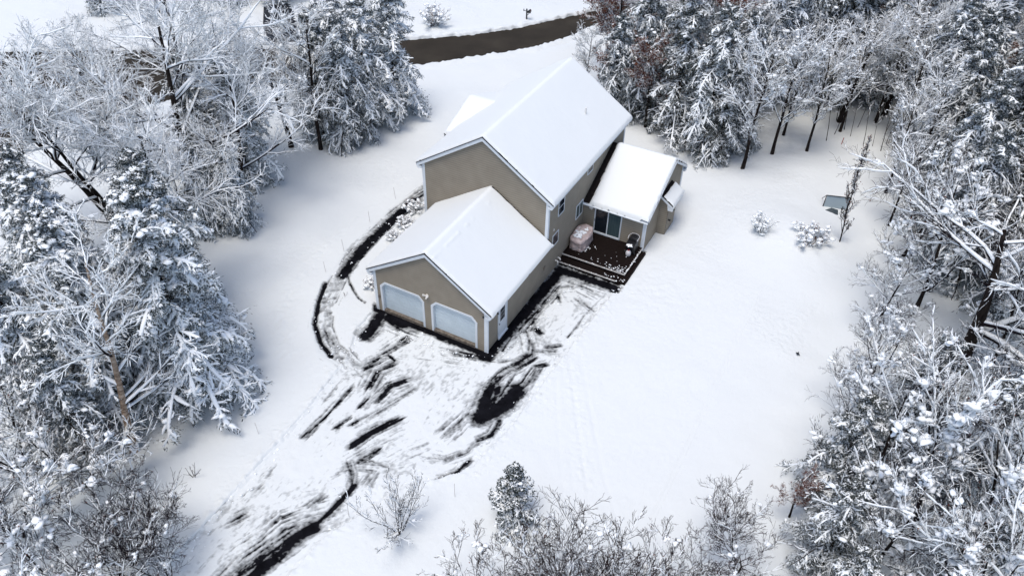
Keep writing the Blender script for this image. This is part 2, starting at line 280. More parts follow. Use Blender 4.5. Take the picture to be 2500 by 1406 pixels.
# wide ground sheet
gx = np.concatenate([np.arange(-200, -60, 6), np.arange(-60, 45, .4), np.arange(45, 200, 6)]); gy = np.concatenate([np.arange(-70, -30, 4), np.arange(-30, 85, .4), np.arange(85, 260, 6)])
X, Y = np.meshgrid(gx, gy, indexing='ij')
und = (fbm(X*.5, Y*.5, 3, 4)-.5)*.10
et = np.minimum.reduce([X-PX0, PX1-X, Y-PY0, PY1-Y]); far_ = np.clip(-et/4, 0, 1)
Z = .125 + und + ((fbm(X*.18, Y*.18, 44, 4)-.5)*.35 + (fbm(X*.9, Y*.9, 45, 3)-.5)*.10)*far_
dr = np.minimum(seg_dist(X, Y, NEAR)[0], seg_dist(X, Y, FAR)[0]); inr = inside(X, Y, NEAR + FAR[::-1]); ndd = seg_dist(X, Y, [(-35.2, 24.9), (-39.3, 28.6), (-43.9, 32.4)])[0]; Z = np.where(inr | (ndd < 1.7), -.06, Z*np.clip(dr/1.5, 0, 1))
Z = np.where(et > .8, -.25, Z)
for (mx_, my_, s_, a_) in ((11.8, 19.2, 2.6, .5), (13.6, 18.6, 2.0, .3), (-24, 3, 6, .5)): Z += a_*np.exp(-((X-mx_)**2+(Y-my_)**2)/(2*s_*s_))*np.clip(-et/2, 0, 1)
o = link('snowy_ground', mesh('snowy_ground', np.stack([X, Y, GZ+Z], -1), grid_faces(len(gx), len(gy)), smooth=True), M['snow']); o['kind'] = 'structure'; o['label'] = 'snow covered ground'
def strip(name, A, Bp, z, m):
    n = len(A)
    v = [(*p, z) for p in A] + [(*p, z) for p in Bp]; o = link(name, mesh(name, v, [(i, i+1, n+i+1, n+i) for i in range(n-1)]), m); o['kind'] = 'structure'; return o
def resample(P, n):
    P = np.array(P); L = np.r_[0, np.cumsum(np.hypot(*np.diff(P, axis=0).T))]; t = np.linspace(0, L[-1], n); return np.stack([np.interp(t, L, P[:, 0]), np.interp(t, L, P[:, 1])], 1)
strip('road', resample(NEAR, 60), resample(FAR, 60), GZ+.02, M['road'])['label'] = 'wet brown asphalt road cleared of snow'
nd_ = [(-36.4, 23.9), (-40.6, 27.6), (-43.9, 31.4)]; nd2 = [(-34.0, 25.9), (-38.0, 29.6), (-42.0, 33.4)]
strip('neighbour_driveway', nd_, nd2, GZ+.02, M['nbd'])
def bank(name, P, n, wd, hh, seed, side):
    P = resample(P, n); T = np.gradient(P, axis=0); T /= np.linalg.norm(T, axis=1)[:, None]; N = np.stack([-T[:, 1], T[:, 0]], 1)*side
    m = 16; u = np.linspace(-.06, 1, m)
    Xb = P[:, None, 0] + N[:, None, 0]*u*wd; Yb = P[:, None, 1] + N[:, None, 1]*u*wd
    lum = fbm(Xb*1.6, Yb*1.6, seed, 4); jag = vnoise(Xb*3.1, Yb*3.1, seed+9)
    prof = np.clip((u+.06)/.14, 0, 1)**.6*np.clip((1-u)/.75, 0, 1)**1.2
    Xb = Xb - N[:, None, 0]*(jag-.5)*.35*np.exp(-u*3); Yb = Yb - N[:, None, 1]*(jag-.5)*.35*np.exp(-u*3)
    Zb = GZ - .03 + prof*(hh*(.35+1.1*lum) + .10*np.clip(jag-.6, 0, 1))
    o = link(name, mesh(name, np.stack([Xb, Yb, Zb], -1), grid_faces(n, m), smooth=True), M['snow']); o['kind'] = 'structure'; o['label'] = 'lumpy snow bank along the road edge'
bank('snow_bank', NEAR, 700, 1.6, .24, 81, 1 if True else -1); bank('snow_bank', FAR, 700, 1.5, .34, 91, -1)
# ------------------------------------------------------------------ house
house = empty('house', (0, 0, GZ), 'two storey taupe house with attached garage and snow covered gable roofs', 'house')
def hp(mb, name, m, parent=None, **k):
    o = mb.build(name, m, None, **k); p = parent or house; o.parent = p
    if parent is None: o.location = (0, 0, -GZ)          # parts are modelled in world space; the house Empty stands on the ground
    return o
CH = .15                                                # clapboard course
def siding(name, origin, ud, nd_, top, u0, u1, z0, z1, holes=(), m='siding'):
    """clapboard wall: origin + u*ud, outward normal nd_; top(z)->(ulo,uhi) or None limits each course; holes = functions z->(a,b) or None"""
    mb = MB(); o = np.array(origin, float); ud = np.array(ud, float); nn = np.array(nd_, float); z = z0
    while z < z1 - .005:
        zt = min(z+CH, z1); zm = (z+zt)/2
        def lim(zz):
            return top(zz) if top else (u0, u1)
        a0, b0 = lim(z); a1, b1 = lim(zt - 1e-4)
        if b1 < a1: a1 = b1 = (a1+b1)/2
        spans = [(a0, b0, a1, b1)]
        for hfun in holes:
            hh = hfun(zm)
            if hh:
                ns = []
                for (p0, q0, p1, q1) in spans:
                    if hh[0] > p0 and hh[1] < q0: ns += [(p0, hh[0], p1, hh[0]), (hh[1], q0, hh[1], q1)]
                    else: ns.append((p0, q0, p1, q1))
                spans = ns
        for (p0, q0, p1, q1) in spans:
            P = lambda u, zz, d: tuple(o + ud*u + nn*d + np.array([0, 0, zz]))
            n = len(mb.v); mb.v += [P(p0, z, .03), P(q0, z, .03), P(q1, zt, .002), P(p1, zt, .002), P(p0, z, -.01), P(q0, z, -.01)]
            mb.f += [[n, n+1, n+2, n+3], [n+4, n+5, n+1, n]]
        z += CH
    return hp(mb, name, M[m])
W_, G_, heg, hpg = 7.3, 7.08, 3.02, 5.42
Wm, L_, hem, hpm = 8.48, 11.48, 5.77, 8.58
sg = (hpg-heg)/(W_/2); sm = (hpm-hem)/(Wm/2)
def gable(u0, u1, he, s):
    return lambda z: (u0, u1) if z <= he else (u0 + (z-he)/s, u1 - (z-he)/s)
def garage_hole(a_, b_):
    def f(z):
        if z > 2.12: return None
        c = max(0, z-1.84)*1.05; return (a_+.1+c, b_-.1-c)
    return f
D1, D2 = (-6.93, -3.97), (-3.53, -.57)
BT = GZ - .1
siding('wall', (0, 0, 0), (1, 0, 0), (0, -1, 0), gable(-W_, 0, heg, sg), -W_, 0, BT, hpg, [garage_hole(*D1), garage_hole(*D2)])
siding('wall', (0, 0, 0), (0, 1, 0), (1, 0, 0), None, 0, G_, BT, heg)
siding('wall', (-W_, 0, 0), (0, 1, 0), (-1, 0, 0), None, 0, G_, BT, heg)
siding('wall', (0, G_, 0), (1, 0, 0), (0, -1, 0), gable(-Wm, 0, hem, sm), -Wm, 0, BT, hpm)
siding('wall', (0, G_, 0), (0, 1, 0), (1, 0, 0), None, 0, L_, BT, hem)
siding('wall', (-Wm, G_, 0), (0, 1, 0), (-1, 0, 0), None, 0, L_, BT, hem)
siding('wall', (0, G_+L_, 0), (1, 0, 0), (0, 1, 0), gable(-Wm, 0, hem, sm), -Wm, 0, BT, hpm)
# sunroom: ridge across, asymmetric gable facing +X
XS, YS, YR, YB, hs, hps = 4.2, 12.48, 16.5, 19.1, 2.68, 4.66
s1 = (hps-hs)/(YR-YS); s2 = (hps-2.95)/(YB-YR)
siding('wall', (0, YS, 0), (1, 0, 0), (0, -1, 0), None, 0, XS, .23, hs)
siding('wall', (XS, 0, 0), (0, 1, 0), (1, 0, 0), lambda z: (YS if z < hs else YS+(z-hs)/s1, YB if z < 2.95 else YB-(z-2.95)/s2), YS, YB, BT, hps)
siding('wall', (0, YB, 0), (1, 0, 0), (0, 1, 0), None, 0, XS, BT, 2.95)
# fireplace bump-out on the sunroom's gable wall
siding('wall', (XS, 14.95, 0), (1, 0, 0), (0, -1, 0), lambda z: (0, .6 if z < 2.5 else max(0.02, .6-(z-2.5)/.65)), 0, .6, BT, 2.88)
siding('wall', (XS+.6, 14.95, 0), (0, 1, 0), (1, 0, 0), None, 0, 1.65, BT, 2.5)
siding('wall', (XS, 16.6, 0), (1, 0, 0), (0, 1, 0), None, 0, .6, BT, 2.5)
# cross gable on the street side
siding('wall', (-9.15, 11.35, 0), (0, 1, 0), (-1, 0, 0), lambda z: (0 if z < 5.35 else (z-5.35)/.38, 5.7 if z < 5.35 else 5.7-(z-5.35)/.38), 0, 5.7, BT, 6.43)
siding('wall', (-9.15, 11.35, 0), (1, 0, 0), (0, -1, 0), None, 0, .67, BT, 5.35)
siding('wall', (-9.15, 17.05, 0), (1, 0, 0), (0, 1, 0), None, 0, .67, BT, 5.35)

for (cx, cy, sx, sy, z0, z1) in ((0, 0, 1, -1, GZ-.05, heg-.1), (-W_, 0, -1, -1, GZ-.05, heg-.1), (0, G_, 1, -1, heg-.75, hem-.12), (-Wm, G_, -1, -1, GZ, hem-.12), (XS, YS, 1, -1, .1, hs-.05), (0, G_+L_, 1, 1, 0, hem-.1), (XS, YB, 1, 1, GZ, 2.9)):
    wd = .14; tr = MB()                                      # corner boards, one per corner
    xa, xb = sorted((cx + sx*.044, cx - sx*wd)); ya, yb = sorted((cy + sy*.044, cy + sy*.0005)); tr.box(xa, xb, ya, yb, z0, z1)
    xa, xb = sorted((cx + sx*.044, cx + sx*.0005)); ya, yb = sorted((cy + sy*.0, cy - sy*wd)); tr.box(xa, xb, ya, yb, z0, z1); hp(tr, 'corner_trim', M['trim'])
mb = MB(); mb.tube([(.09, -.05, heg-.35), (.09, -.05, GZ+.05)], .045, 8); mb.tube([(.2, -.05, heg-.18), (.09, -.05, heg-.35)], .045, 8); hp(mb, 'downspout', M['trim'])
mb = MB(); mb.tube([(-.26, G_+.3, 4.9), (-.26, G_+.3, 4.91)], .01, 4); 
# roofs -------------------------------------------------------------
def gable_roof(name, x0, x1, y0, y1, he, s, xc, thick=.14, eave=.34, og=.14, snow=.2, seed=1, strip_l=0, back_cut=0.):
    """ridge along y at xc; walls x0..x1"""
    roof = None; zr = he + s*(x1-xc)
    ya, yb = y0-og, y1+og-back_cut
    mb = MB()
    for sgn, xe in ((1, x1+eave+.03), (-1, x0-eave-.03)):
        ze = zr - s*abs(xe-xc); yq = ya-.055; dq = yb+.04-yq
        mb.prism([(xc, yq, zr+.024), (xe, yq, ze+.024), (xe, yq, ze+thick*.5), (xc, yq, zr+thick*.5)] if sgn > 0 else [(xe, yq, ze+.024), (xc, yq, zr+.024), (xc, yq, zr+thick*.5), (xe, yq, ze+thick*.5)], (0, dq, 0))
    roof = hp(mb, name, M['shingle'])
    mb = MB()
    for yy, dy in ((ya-.03, .028), (yb+.002, .028)):
        for sgn, xe in ((1, x1+eave), (-1, x0-eave)):
            ze = zr - s*abs(xe-xc); mb.prism([(xc, yy, zr-.21), (xe, yy, ze-.21), (xe, yy, ze+.02), (xc, yy, zr+.02)], (0, dy, 0))
            xi = xe - sgn*eave*.95
            mb.prism([(xe, yy-.001, ze-.155), (xi, yy-.001, ze-.155), (xi, yy-.001, ze-.30), (xe-sgn*.06, yy-.001, ze-.30)], (0, dy+.10, 0))
    for sgn, xe in ((1, x1+eave), (-1, x0-eave)):
        ze = zr - s*abs(xe-xc); xa, xb = sorted((xe, xe+sgn*.03)); mb.box(xa, xb, ya-.03, yb+.03, ze-.17, ze+.0)
        xa, xb = sorted((xe, xe-sgn*eave)); mb.box(xa, xb, ya, yb, ze-.17, ze-.15)
    hp(mb, 'fascia', M['trim'])
    # snow blanket
    dx = .06; xs = np.arange(x0-eave-.12, x1+eave+.1201, dx); ys = np.arange(ya-.025, yb+.026, .06); X, Y = np.meshgrid(xs, ys, indexing='ij')
    ax = np.abs(X-xc); rz = zr - s*np.sqrt(ax*ax+.02) + thick*.5
    wob = (fbm(X*3, Y*3, seed, 3)-.5)*.10
    de = np.minimum.reduce([X-xs[0], xs[-1]-X, Y-ys[0], ys[-1]-Y]) + wob*.22
    if strip_l: de = np.minimum(de, np.where(X > xc, ys[-1]-.13-Y, 9) + wob*.8)
    t = np.clip(de/(snow*.8), 0, 1); th = snow*np.sqrt(np.clip(1-(1-t)**2, 0, 1))*(1+(fbm(X*.9, Y*.9, seed+3, 3)-.5)*.22)
    th += .012*np.exp(-((ax-.12)/.12)**2)
    if seed == 7: th += .045*np.exp(-((X-xc-.5)/.06)**2)*np.clip(vnoise(Y*3.3, X*0, 4)-.35, 0, 1)*1.6*(Y < y1-.6)
    Z = rz + np.where(de <= 0.004, -.03, th)
    o = link('roof_snow', mesh('roof_snow', np.stack([X, Y, Z-GZ], -1), grid_faces(len(xs), len(ys)), smooth=True), M['roof_snow'], roof)
    o.location = (0, 0, GZ); return roof, zr
rg, zrg = gable_roof('roof', -W_, 0, 0, G_, heg, sg, -W_/2, seed=7, strip_l=1, back_cut=.15, snow=.15)
rm, zrm = gable_roof('roof', -Wm, 0, G_, G_+L_, hem, sm, -Wm/2, seed=17, snow=.17)
# sunroom roof (ridge along x)
mb = MB(); xa, xb = .02, XS+.2; ya, yb = YS-.24, YB+.26; z1, z2 = hs-s1*.24, 2.95-s2*.26
mb.prism([(xa, ya, z1), (xa, YR, hps), (xa, YR, hps+.09), (xa, ya, z1+.09)], (xb-xa, 0, 0)); mb.prism([(xa, YR, hps), (xa, yb, z2), (xa, yb, z2+.09), (xa, YR, hps+.09)], (xb-xa, 0, 0))
rs_ = hp(mb, 'roof', M['shingle'])
mb = MB(); mb.box(xa, xb+.03, ya-.03, ya, z1-.17, z1+.02); mb.box(xa, xb, ya, YS-.03, z1-.17, z1-.15)
for (p, q, zp, zq) in ((ya-.03, YR, z1, hps), (YR, yb+.03, hps, z2)): mb.prism([(xb, p, zp-.16), (xb, q, zq-.16), (xb, q, zq+.02), (xb, p, zp+.02)], (.03, 0, 0))
mb.box(xa, xb+.03, yb, yb+.03, z2-.17, z2+.02); mb.box(XS+.03, xb+.028, YB-.05, yb-.001, z2-.30, z2-.155)
hp(mb, 'fascia', M['trim'])
mb = MB(); mb.tube([(.05, ya-.09, z1-.04), (XS+.2, ya-.09, z1-.08)], .055, 8); hp(mb, 'gutter', M['trim'])
xs = np.arange(.36, xb+.05, .07); ys = np.arange(ya-.10, yb+.05, .07); X, Y = np.meshgrid(xs, ys, indexing='ij')
rz = np.where(Y < YR, hps - s1*np.sqrt((Y-YR)**2+.015), hps - s2*np.sqrt((Y-YR)**2+.015)) + .09
wob = (fbm(X*4, Y*4, 27, 3)-.5)*.10; sl = (YR-Y)/(YR-YS); ledge = .36+.1*np.clip(sl, 0, 1)
de = np.minimum.reduce([X-ledge, xs[-1]-X, Y-ys[0], ys[-1]-Y]) + wob; sn = .17; t = np.clip(de/sn, 0, 1)
th = sn*np.sqrt(np.clip(1-(1-t)**2, 0, 1)) + .04*np.exp(-((Y-ys[0]-.15)/.12)**2)*t*fbm(X*5, Y*5, 29, 2)
o = link('roof_snow', mesh('roof_snow', np.stack([X, Y, rz+np.where(de <= .004, -.06, th)-GZ], -1), grid_faces(len(xs), len(ys)), smooth=True), M['roof_snow'], rs_); o.location = (0, 0, GZ)
# bump-out shed roof
mb = MB(); mb.prism([(XS+.02, 14.75, 2.98), (XS+.92, 14.75, 2.36), (XS+.92, 14.75, 2.42), (XS+.02, 14.75, 3.04)], (0, 2.05, 0)); rb = hp(mb, 'roof', M['shingle'])
mb = MB(); mb.prism([(XS+.03, 14.72, 2.86), (XS+.93, 14.72, 2.22), (XS+.93, 14.72, 2.39), (XS+.03, 14.72, 3.01)], (0, .028, 0)); mb.prism([(XS+.55, 14.719, 2.44), (XS+.93, 14.719, 2.20), (XS+.93, 14.719, 2.08), (XS+.62, 14.719, 2.08)], (0, .16, 0))
mb.box(XS+.92, XS+.95, 14.74, 16.8, 2.22, 2.38); hp(mb, 'fascia', M['trim'])
xs = np.arange(XS+.22, XS+1.0, .04); ys = np.arange(14.78, 16.85, .05); X, Y = np.meshgrid(xs, ys, indexing='ij'); de = np.minimum.reduce([X-xs[0], xs[-1]-X, Y-ys[0], ys[-1]-Y])+(fbm(X*6, Y*6, 77, 2)-.5)*.05
th = .17*np.sqrt(np.clip(1-(1-np.clip(de/.13, 0, 1))**2, 0, 1)); o = link('roof_snow', mesh('roof_snow', np.stack([X, Y, 3.04-(X-XS-.02)*.69+np.where(de < .003, -.04, th)-GZ], -1), grid_faces(len(xs), len(ys)), smooth=True), M['roof_snow'], rb); o.location = (0, 0, GZ)
# cross gable roof on the street side
mb = MB(); yc = 14.2; x0c, x1c = -9.45, -6.9
for sgn in (-1, 1):
    ye = yc+sgn*3.15; ze = 6.43-.38*3.15; P = [(x0c, yc, 6.43), (x0c, ye, ze), (x0c, ye, ze+.09), (x0c, yc, 6.52)]; mb.prism(P if sgn < 0 else P[::-1], (x1c-x0c, 0, 0))
rc = hp(mb, 'roof', M['shingle'])
mb = MB()
for sgn in (-1, 1):
    ye = yc+sgn*3.15; ze = 6.43-.38*3.15; mb.prism([(x0c-.03, yc, 6.28), (x0c-.03, ye, ze-.15), (x0c-.03, ye, ze+.04), (x0c-.03, yc, 6.47)], (.028, 0, 0)); 
hp(mb, 'fascia', M['trim'])
xs = np.arange(x0c-.05, -4.4, .08); ys = np.arange(yc-3.2, yc+3.21, .08); X, Y = np.meshgrid(xs, ys, indexing='ij')
rzc = 6.43+.09 - .38*np.sqrt((Y-yc)**2+.02); sn = .2; de = np.minimum.reduce([X-xs[0], Y-ys[0], ys[-1]-Y])+(fbm(X*3, Y*3, 55, 3)-.5)*.05
th = sn*np.sqrt(np.clip(1-(1-np.clip(de/sn, 0, 1))**2, 0, 1)); main = zrm - sm*np.abs(X+Wm/2) + .12
Z = rzc+np.where(de < .004, -.1, th); Z = np.where(Z < main-.3, main-.3, Z)
o = link('roof_snow', mesh('roof_snow', np.stack([X, Y, Z-GZ], -1), grid_faces(len(xs), len(ys)), smooth=True), M['roof_snow'], rc); o.location = (0, 0, GZ)
# garage doors ------------------------------------------------------
for (a_, b_) in (D1, D2):
    mb = MB(); n = 8; zt = 2.12
    for i in range(n):
        z0 = .06 + i*(zt-.06)/n; z1 = .06+(i+1)*(zt-.06)/n - .02; mb.box(a_+.14, b_-.14, .15, .19, z0, z1)
    mb.box(a_+.12, b_-.12, .172, .2, .05, zt+.02)
    d = hp(mb, 'garage_door', M['gdoor'], bevel=.004)
    fr = MB(); c = .33; o_ = [(a_, -.05), (a_, 1.85), (a_+c, 2.2), (b_-c, 2.2), (b_, 1.85), (b_, -.05)]; i_ = [(a_+.13, -.05), (a_+.13, 1.80), (a_+c+.05, 2.07), (b_-c-.05, 2.07), (b_-.13, 1.80), (b_-.13, -.05)]
    for k in range(5): fr.prism([(o_[k][0], -.05, o_[k][1]), (i_[k][0], -.05, i_[k][1]), (i_[k+1][0], -.05, i_[k+1][1]), (o_[k+1][0], -.05, o_[k+1][1])], (0, .25, 0))
    f_ = hp(fr, 'door_frame', M['trim'], d); f_.location = (0, 0, 0)
    th_ = MB(); th_.box(a_+.13, b_-.13, -.05, .16, GZ-.04, .055); t_ = hp(th_, 'threshold', M['threshold'], d); t_.location = (0, 0, 0)
mb = MB(); mb.box(-W_+.01, 0, -.035, .02, GZ-.08, GZ+.03); hp(mb, 'foundation', M['threshold'])
# windows on the side wall (x = 0)
def side_window(y0, y1, z0, z1, split=None, x=0.0, rails=0, dark='glass'):
    f = MB(); t = .055; X0, X1 = x-.01, x+.052
    f.box(X0, X1, y0-t, y0, z0-t, z1+t); f.box(X0, X1, y1, y1+t, z0-t, z1+t); f.box(X0, X1-.001, y0, y1, z1, z1+t); f.box(X0, X1+.01, y0, y1, z0-t, z0)
    if split == 'v': f.box(X0, X1-.003, (y0+y1)/2-.03, (y0+y1)/2+.03, z0, z1)
    if split == 'h': f.box(X0, X1-.003, y0, y1, (z0+z1)/2-.02, (z0+z1)/2+.02)
    w_ = hp(f, 'window', M['trim']); g = MB(); g.box(x+.036, x+.041, y0, y1, z0, z1); p = hp(g, 'pane', M[dark], w_); p.location = (0, 0, 0); return w_
side_window(8.44, 9.16, 3.85, 4.9, 'h'); side_window(11.2, 12.12, 1.9, 2.82, 'v', dark='blinds'); side_window(7.86, 8.58, 1.95, 2.7); side_window(12.52, 13.24, 4.47, 4.93)
# side door with nine-lite glass
mb = MB(); mb.box(-.02, .042, 1.24, 2.14, -.02, 2.08); sdoor = hp(mb, 'door', M['trim'])
mb = MB(); mb.box(.0, .06, 1.17, 1.235, -.1, 2.16); mb.box(.0, .06, 2.145, 2.21, -.1, 2.16); mb.box(.0, .06, 1.235, 2.145, 2.085, 2.16); mb.box(0, .12, 1.17, 2.21, -.16, -.025); hp(mb, 'door_frame', M['trim'], sdoor).location = (0, 0, 0)
mb = MB()
for i in range(3):
    for j in range(3): mb.box(.043, .048, 1.43+i*.17, 1.43+i*.17+.15, 1.06+j*.30, 1.06+j*.30+.27)
hp(mb, 'pane', M['glass'], sdoor).location = (0, 0, 0)
mb = MB(); mb.tube([(.03, 1.31, .95), (.09, 1.31, .95)], .03, 8); hp(mb, 'handle', M['black'], sdoor).location = (0, 0, 0)
# sliding patio door (wall y = YS)
mb = MB(); y0, y1 = YS-.08, YS-.0; za, zb = .47, 2.48
mb.box(.80, .87, y0, y1, za, zb); mb.box(2.58, 2.65, y0, y1, za, zb); mb.box(.87, 2.58, y0, y1, zb-.07, zb); mb.box(.87, 2.58, y0-.02, y1, za-.05, za+.07); mb.box(1.69, 1.76, y0+.01, y1, za+.07, zb-.07)
mb.box(.80, 2.65, YS-.05, YS-.002, .39, .415)
pd = hp(mb, 'sliding_door', M['trim']); mb = MB(); mb.box(.87, 1.69, YS-.042, YS-.036, za+.07, zb-.07); hp(mb, 'pane', M['glass'], pd).location = (0, 0, 0)
mb = MB(); mb.box(1.76, 2.58, YS-.05, YS-.044, za+.07, zb-.07); o = hp(mb, 'pane', M['blinds'], pd); o.location = (0, 0, 0); o['label'] = 'greenish right glass pane with blinds'
mb = MB(); mb.box(.83, .86, YS-.09, YS-.06, 1.3, 1.5); hp(mb, 'handle', M['black'], pd).location = (0, 0, 0)
# fixtures
mb = MB(); mb.box(.42, .66, YS-.16, YS-.02, 2.16, 2.32); mb.box(.5, .6, YS-.1, YS-.02, 2.08, 2.16); hp(mb, 'wall_lamp', M['pvc'], bevel=.02)
mb = MB(); mb.box(3.25, 3.58, YS-.13, YS-.02, 2.32, 2.43); hp(mb, 'soffit_vent', M['nosing'], bevel=.015)
mb = MB(); mb.tube([(-3.73, -.02, 2.45), (-3.73, -.08, 2.45)], .09, 10); mb.tube([(-3.76, -.08, 2.45), (-3.92, -.2, 2.55)], [.03, .065], 8); mb.tube([(-3.7, -.08, 2.45), (-3.62, -.22, 2.55)], [.03, .075], 8); mb.tube([(-3.73, -.08, 2.42), (-3.73, -.17, 2.3)], [.03, .05], 8)
hp(mb, 'flood_light', M['pvc'])
mb = MB(); mb.box(-7.12, -7.03, -.07, -.01, .85, 1.05); hp(mb, 'keypad', M['threshold'])
for (x_, y_, z_) in ((-.17, -.08, 2.5), (.09, 1.08, 1.95), (XS-.06, YS-.08, 2.42)):
    mb = MB(); mb.tube([(x_, y_, z_-.06), (x_, y_, z_+.0), (x_, y_, z_+.07)], [.035, .055, .02], 8); mb.tube([(x_, y_, z_), (x_ if y_ != 1.08 else .01, y_+(.07 if y_ != 1.08 else 0), z_)], .015, 6); hp(mb, 'camera_lamp', M['black'])
for y_ in (8.45, 8.78):
    mb = MB(); mb.tube([(.0, y_, .50), (.14, y_, .5), (.2, y_, .45), (.21, y_, .36)], .045, 10); hp(mb, 'vent_elbow', M['pvc'])
mb = MB(); mb.box(.01, .09, 6.74, 6.94, .95, 1.15); hp(mb, 'dryer_vent', M['siding_dark'], bevel=.015)
mb = MB(); mb.box(.01, .07, 7.86, 7.95, 3.12, 3.24); hp(mb, 'small_vent', M['pvc'])
zz = zrm - sm*abs(-1.5+Wm/2); mb = MB(); mb.tube([(-1.5, 15.1, zz), (-1.5, 15.1, zz+.66)], .05, 10); hp(mb, 'vent_pipe', M['pvc'])
mb = MB()
for (y_, z_) in ((15.3, 1.0), (15.9, 1.45)): mb.tube([(XS+.6, y_, z_), (XS+.78, y_, z_)], .06, 10)
hp(mb, 'fireplace_vent', M['black'])
mb = MB(); mb.tube([(XS+.03, YB+.06, 2.75), (XS+.03, YB+.06, GZ)], .04, 8); hp(mb, 'downspout', M['trim'])

# ------------------------------------------------------------------ deck
deck = empty('wooden_deck', (2.1, 10.7, GZ), 'dark brown wooden deck with a step beside the sliding door', 'deck')
def dp(mb, name, m, **k):
    o = mb.build(name, m, deck, **k); o.location = (-2.1, -10.7, -GZ); return o
mb = MB(); yy = 9.47
while yy < 12.44: mb.box(.03, 4.19, yy, min(yy+.132, 12.46), .34, .39); yy += .14
dp(mb, 'deck_boards', M['deck'])
mb = MB(); mb.box(.03, 4.19, 9.44, 9.466, .12, .37); mb.box(4.192, 4.22, 9.44, 12.44, GZ, .37); mb.box(.03, 4.5, 8.86, 8.88, GZ, .14); mb.box(4.5, 4.52, 8.86, 12.4, GZ-.02, .14); dp(mb, 'fascia_board', M['deck'])
mb = MB()
for i in range(4): mb.box(.03, 4.49, 8.885+i*.14, 8.885+i*.14+.132, .13, .17)
mb.box(4.225, 4.355, 9.45, 12.4, .13, .171); mb.box(4.362, 4.49, 9.45, 12.4, .13, .17); dp(mb, 'step', M['deck'])
mb = MB(); mb.box(.03, 4.22, 9.395, 9.435, .33, .405); mb.box(4.225, 4.265, 9.395, 12.35, .33, .404); mb.box(.03, 3.9, 8.81, 8.855, .11, .185); dp(mb, 'nosing', M['nosing'])
rs = np.random.RandomState(5)
def lumps(P, S, seed=1, sub=1, flat=.55, jit=.28):
    """many small rounded snow lumps (one mesh)"""
    import bmesh as bm_; b = bm_.new(); bm_.ops.create_icosphere(b, subdivisions=sub, radius=1); b.verts.ensure_lookup_table()
    v = np.array([x.co[:] for x in b.verts]); f = np.array([[q.index for q in fc.verts] for fc in b.faces]); b.free()
    r_ = np.random.RandomState(seed); n = len(P); Vv = v[None]*(1+(r_.rand(n, len(v), 1)-.5)*2*jit); S = np.asarray(S).reshape(n, -1)
    if S.shape[1] == 1: S = np.repeat(S, 3, 1)*np.array([1, 1, flat])
    Vv = Vv*S[:, None, :]; q_ = r_.rand(n, 1)*6.28; e_ = 1+.55*r_.rand(n, 1); xx = Vv[..., 0]*e_; yy = Vv[..., 1]/e_; Vv = np.stack([xx*np.cos(q_)-yy*np.sin(q_), xx*np.sin(q_)+yy*np.cos(q_), Vv[..., 2]], -1) + np.asarray(P)[:, None, :]; F = f[None]+np.arange(n)[:, None, None]*len(v); return Vv.reshape(-1, 3), F.reshape(-1, 3)
P = [(rs.uniform(.9, 4.1), rs.uniform(9.5, 11.2), .40) for _ in range(24)] + [(4.1-abs(rs.normal(0, .55)), 9.5+abs(rs.normal(0, .22)), .40) for _ in range(55)] + [(4.24+rs.normal(0, .04), rs.uniform(9.5, 12.2), .41) for _ in range(40)] + [(rs.normal(1.25, .14), rs.normal(10.5, .25), .40) for _ in range(16)] + [(rs.uniform(.1, 4.4), rs.normal(9.41, .03), .41) for _ in range(12)] + [(rs.uniform(.1, 4.4), rs.normal(8.83, .03), .19) for _ in range(14)] + [(rs.uniform(3.0, 4.4), rs.normal(9.1, .12), .18) for _ in range(14)]
v_, t_ = lumps(P, rs.uniform(.012, .05, len(P)), 4)
o = link('snow_crumbs', mesh('snow_crumbs', v_, None, t_, True), M['tree_snow']); tag(o, 'small crumbs of snow scattered over the dark deck', 'snow', kind='stuff')
# loose chunks of ploughed snow
P = []
for (pts, n, sp) in ((DRIVE[1:6], 220, .35), (DRIVE[6:13], 200, .3), ([(.9, -.2), (1.3, 2), (1.5, 5), (1.8, 7.6)], 80, .25), ([(-5.4, -1.3), (-4.2, -1.2), (-3, -1.1), (0, -.9)], 70, .25), (PATH, 120, .55), ([(4.6, .8), (6.2, -1.6), (8.2, -5.2)], 60, .5)):
    q = resample(pts, n); q += rs.normal(0, sp, q.shape); P += [(a_, b_, GZ+.07) for a_, b_ in q if not (-7.4 < a_ < .08 and b_ > -.05)]
v_, t_ = lumps(P, rs.uniform(.015, .06, len(P))*rs.uniform(.6, 1.3, len(P)), 8, flat=.7)
o = link('snow_chunks', mesh('snow_chunks', v_, None, t_, True), M['tree_snow']); tag(o, 'loose chunks of ploughed snow along the driveway edges', 'snow', kind='stuff')

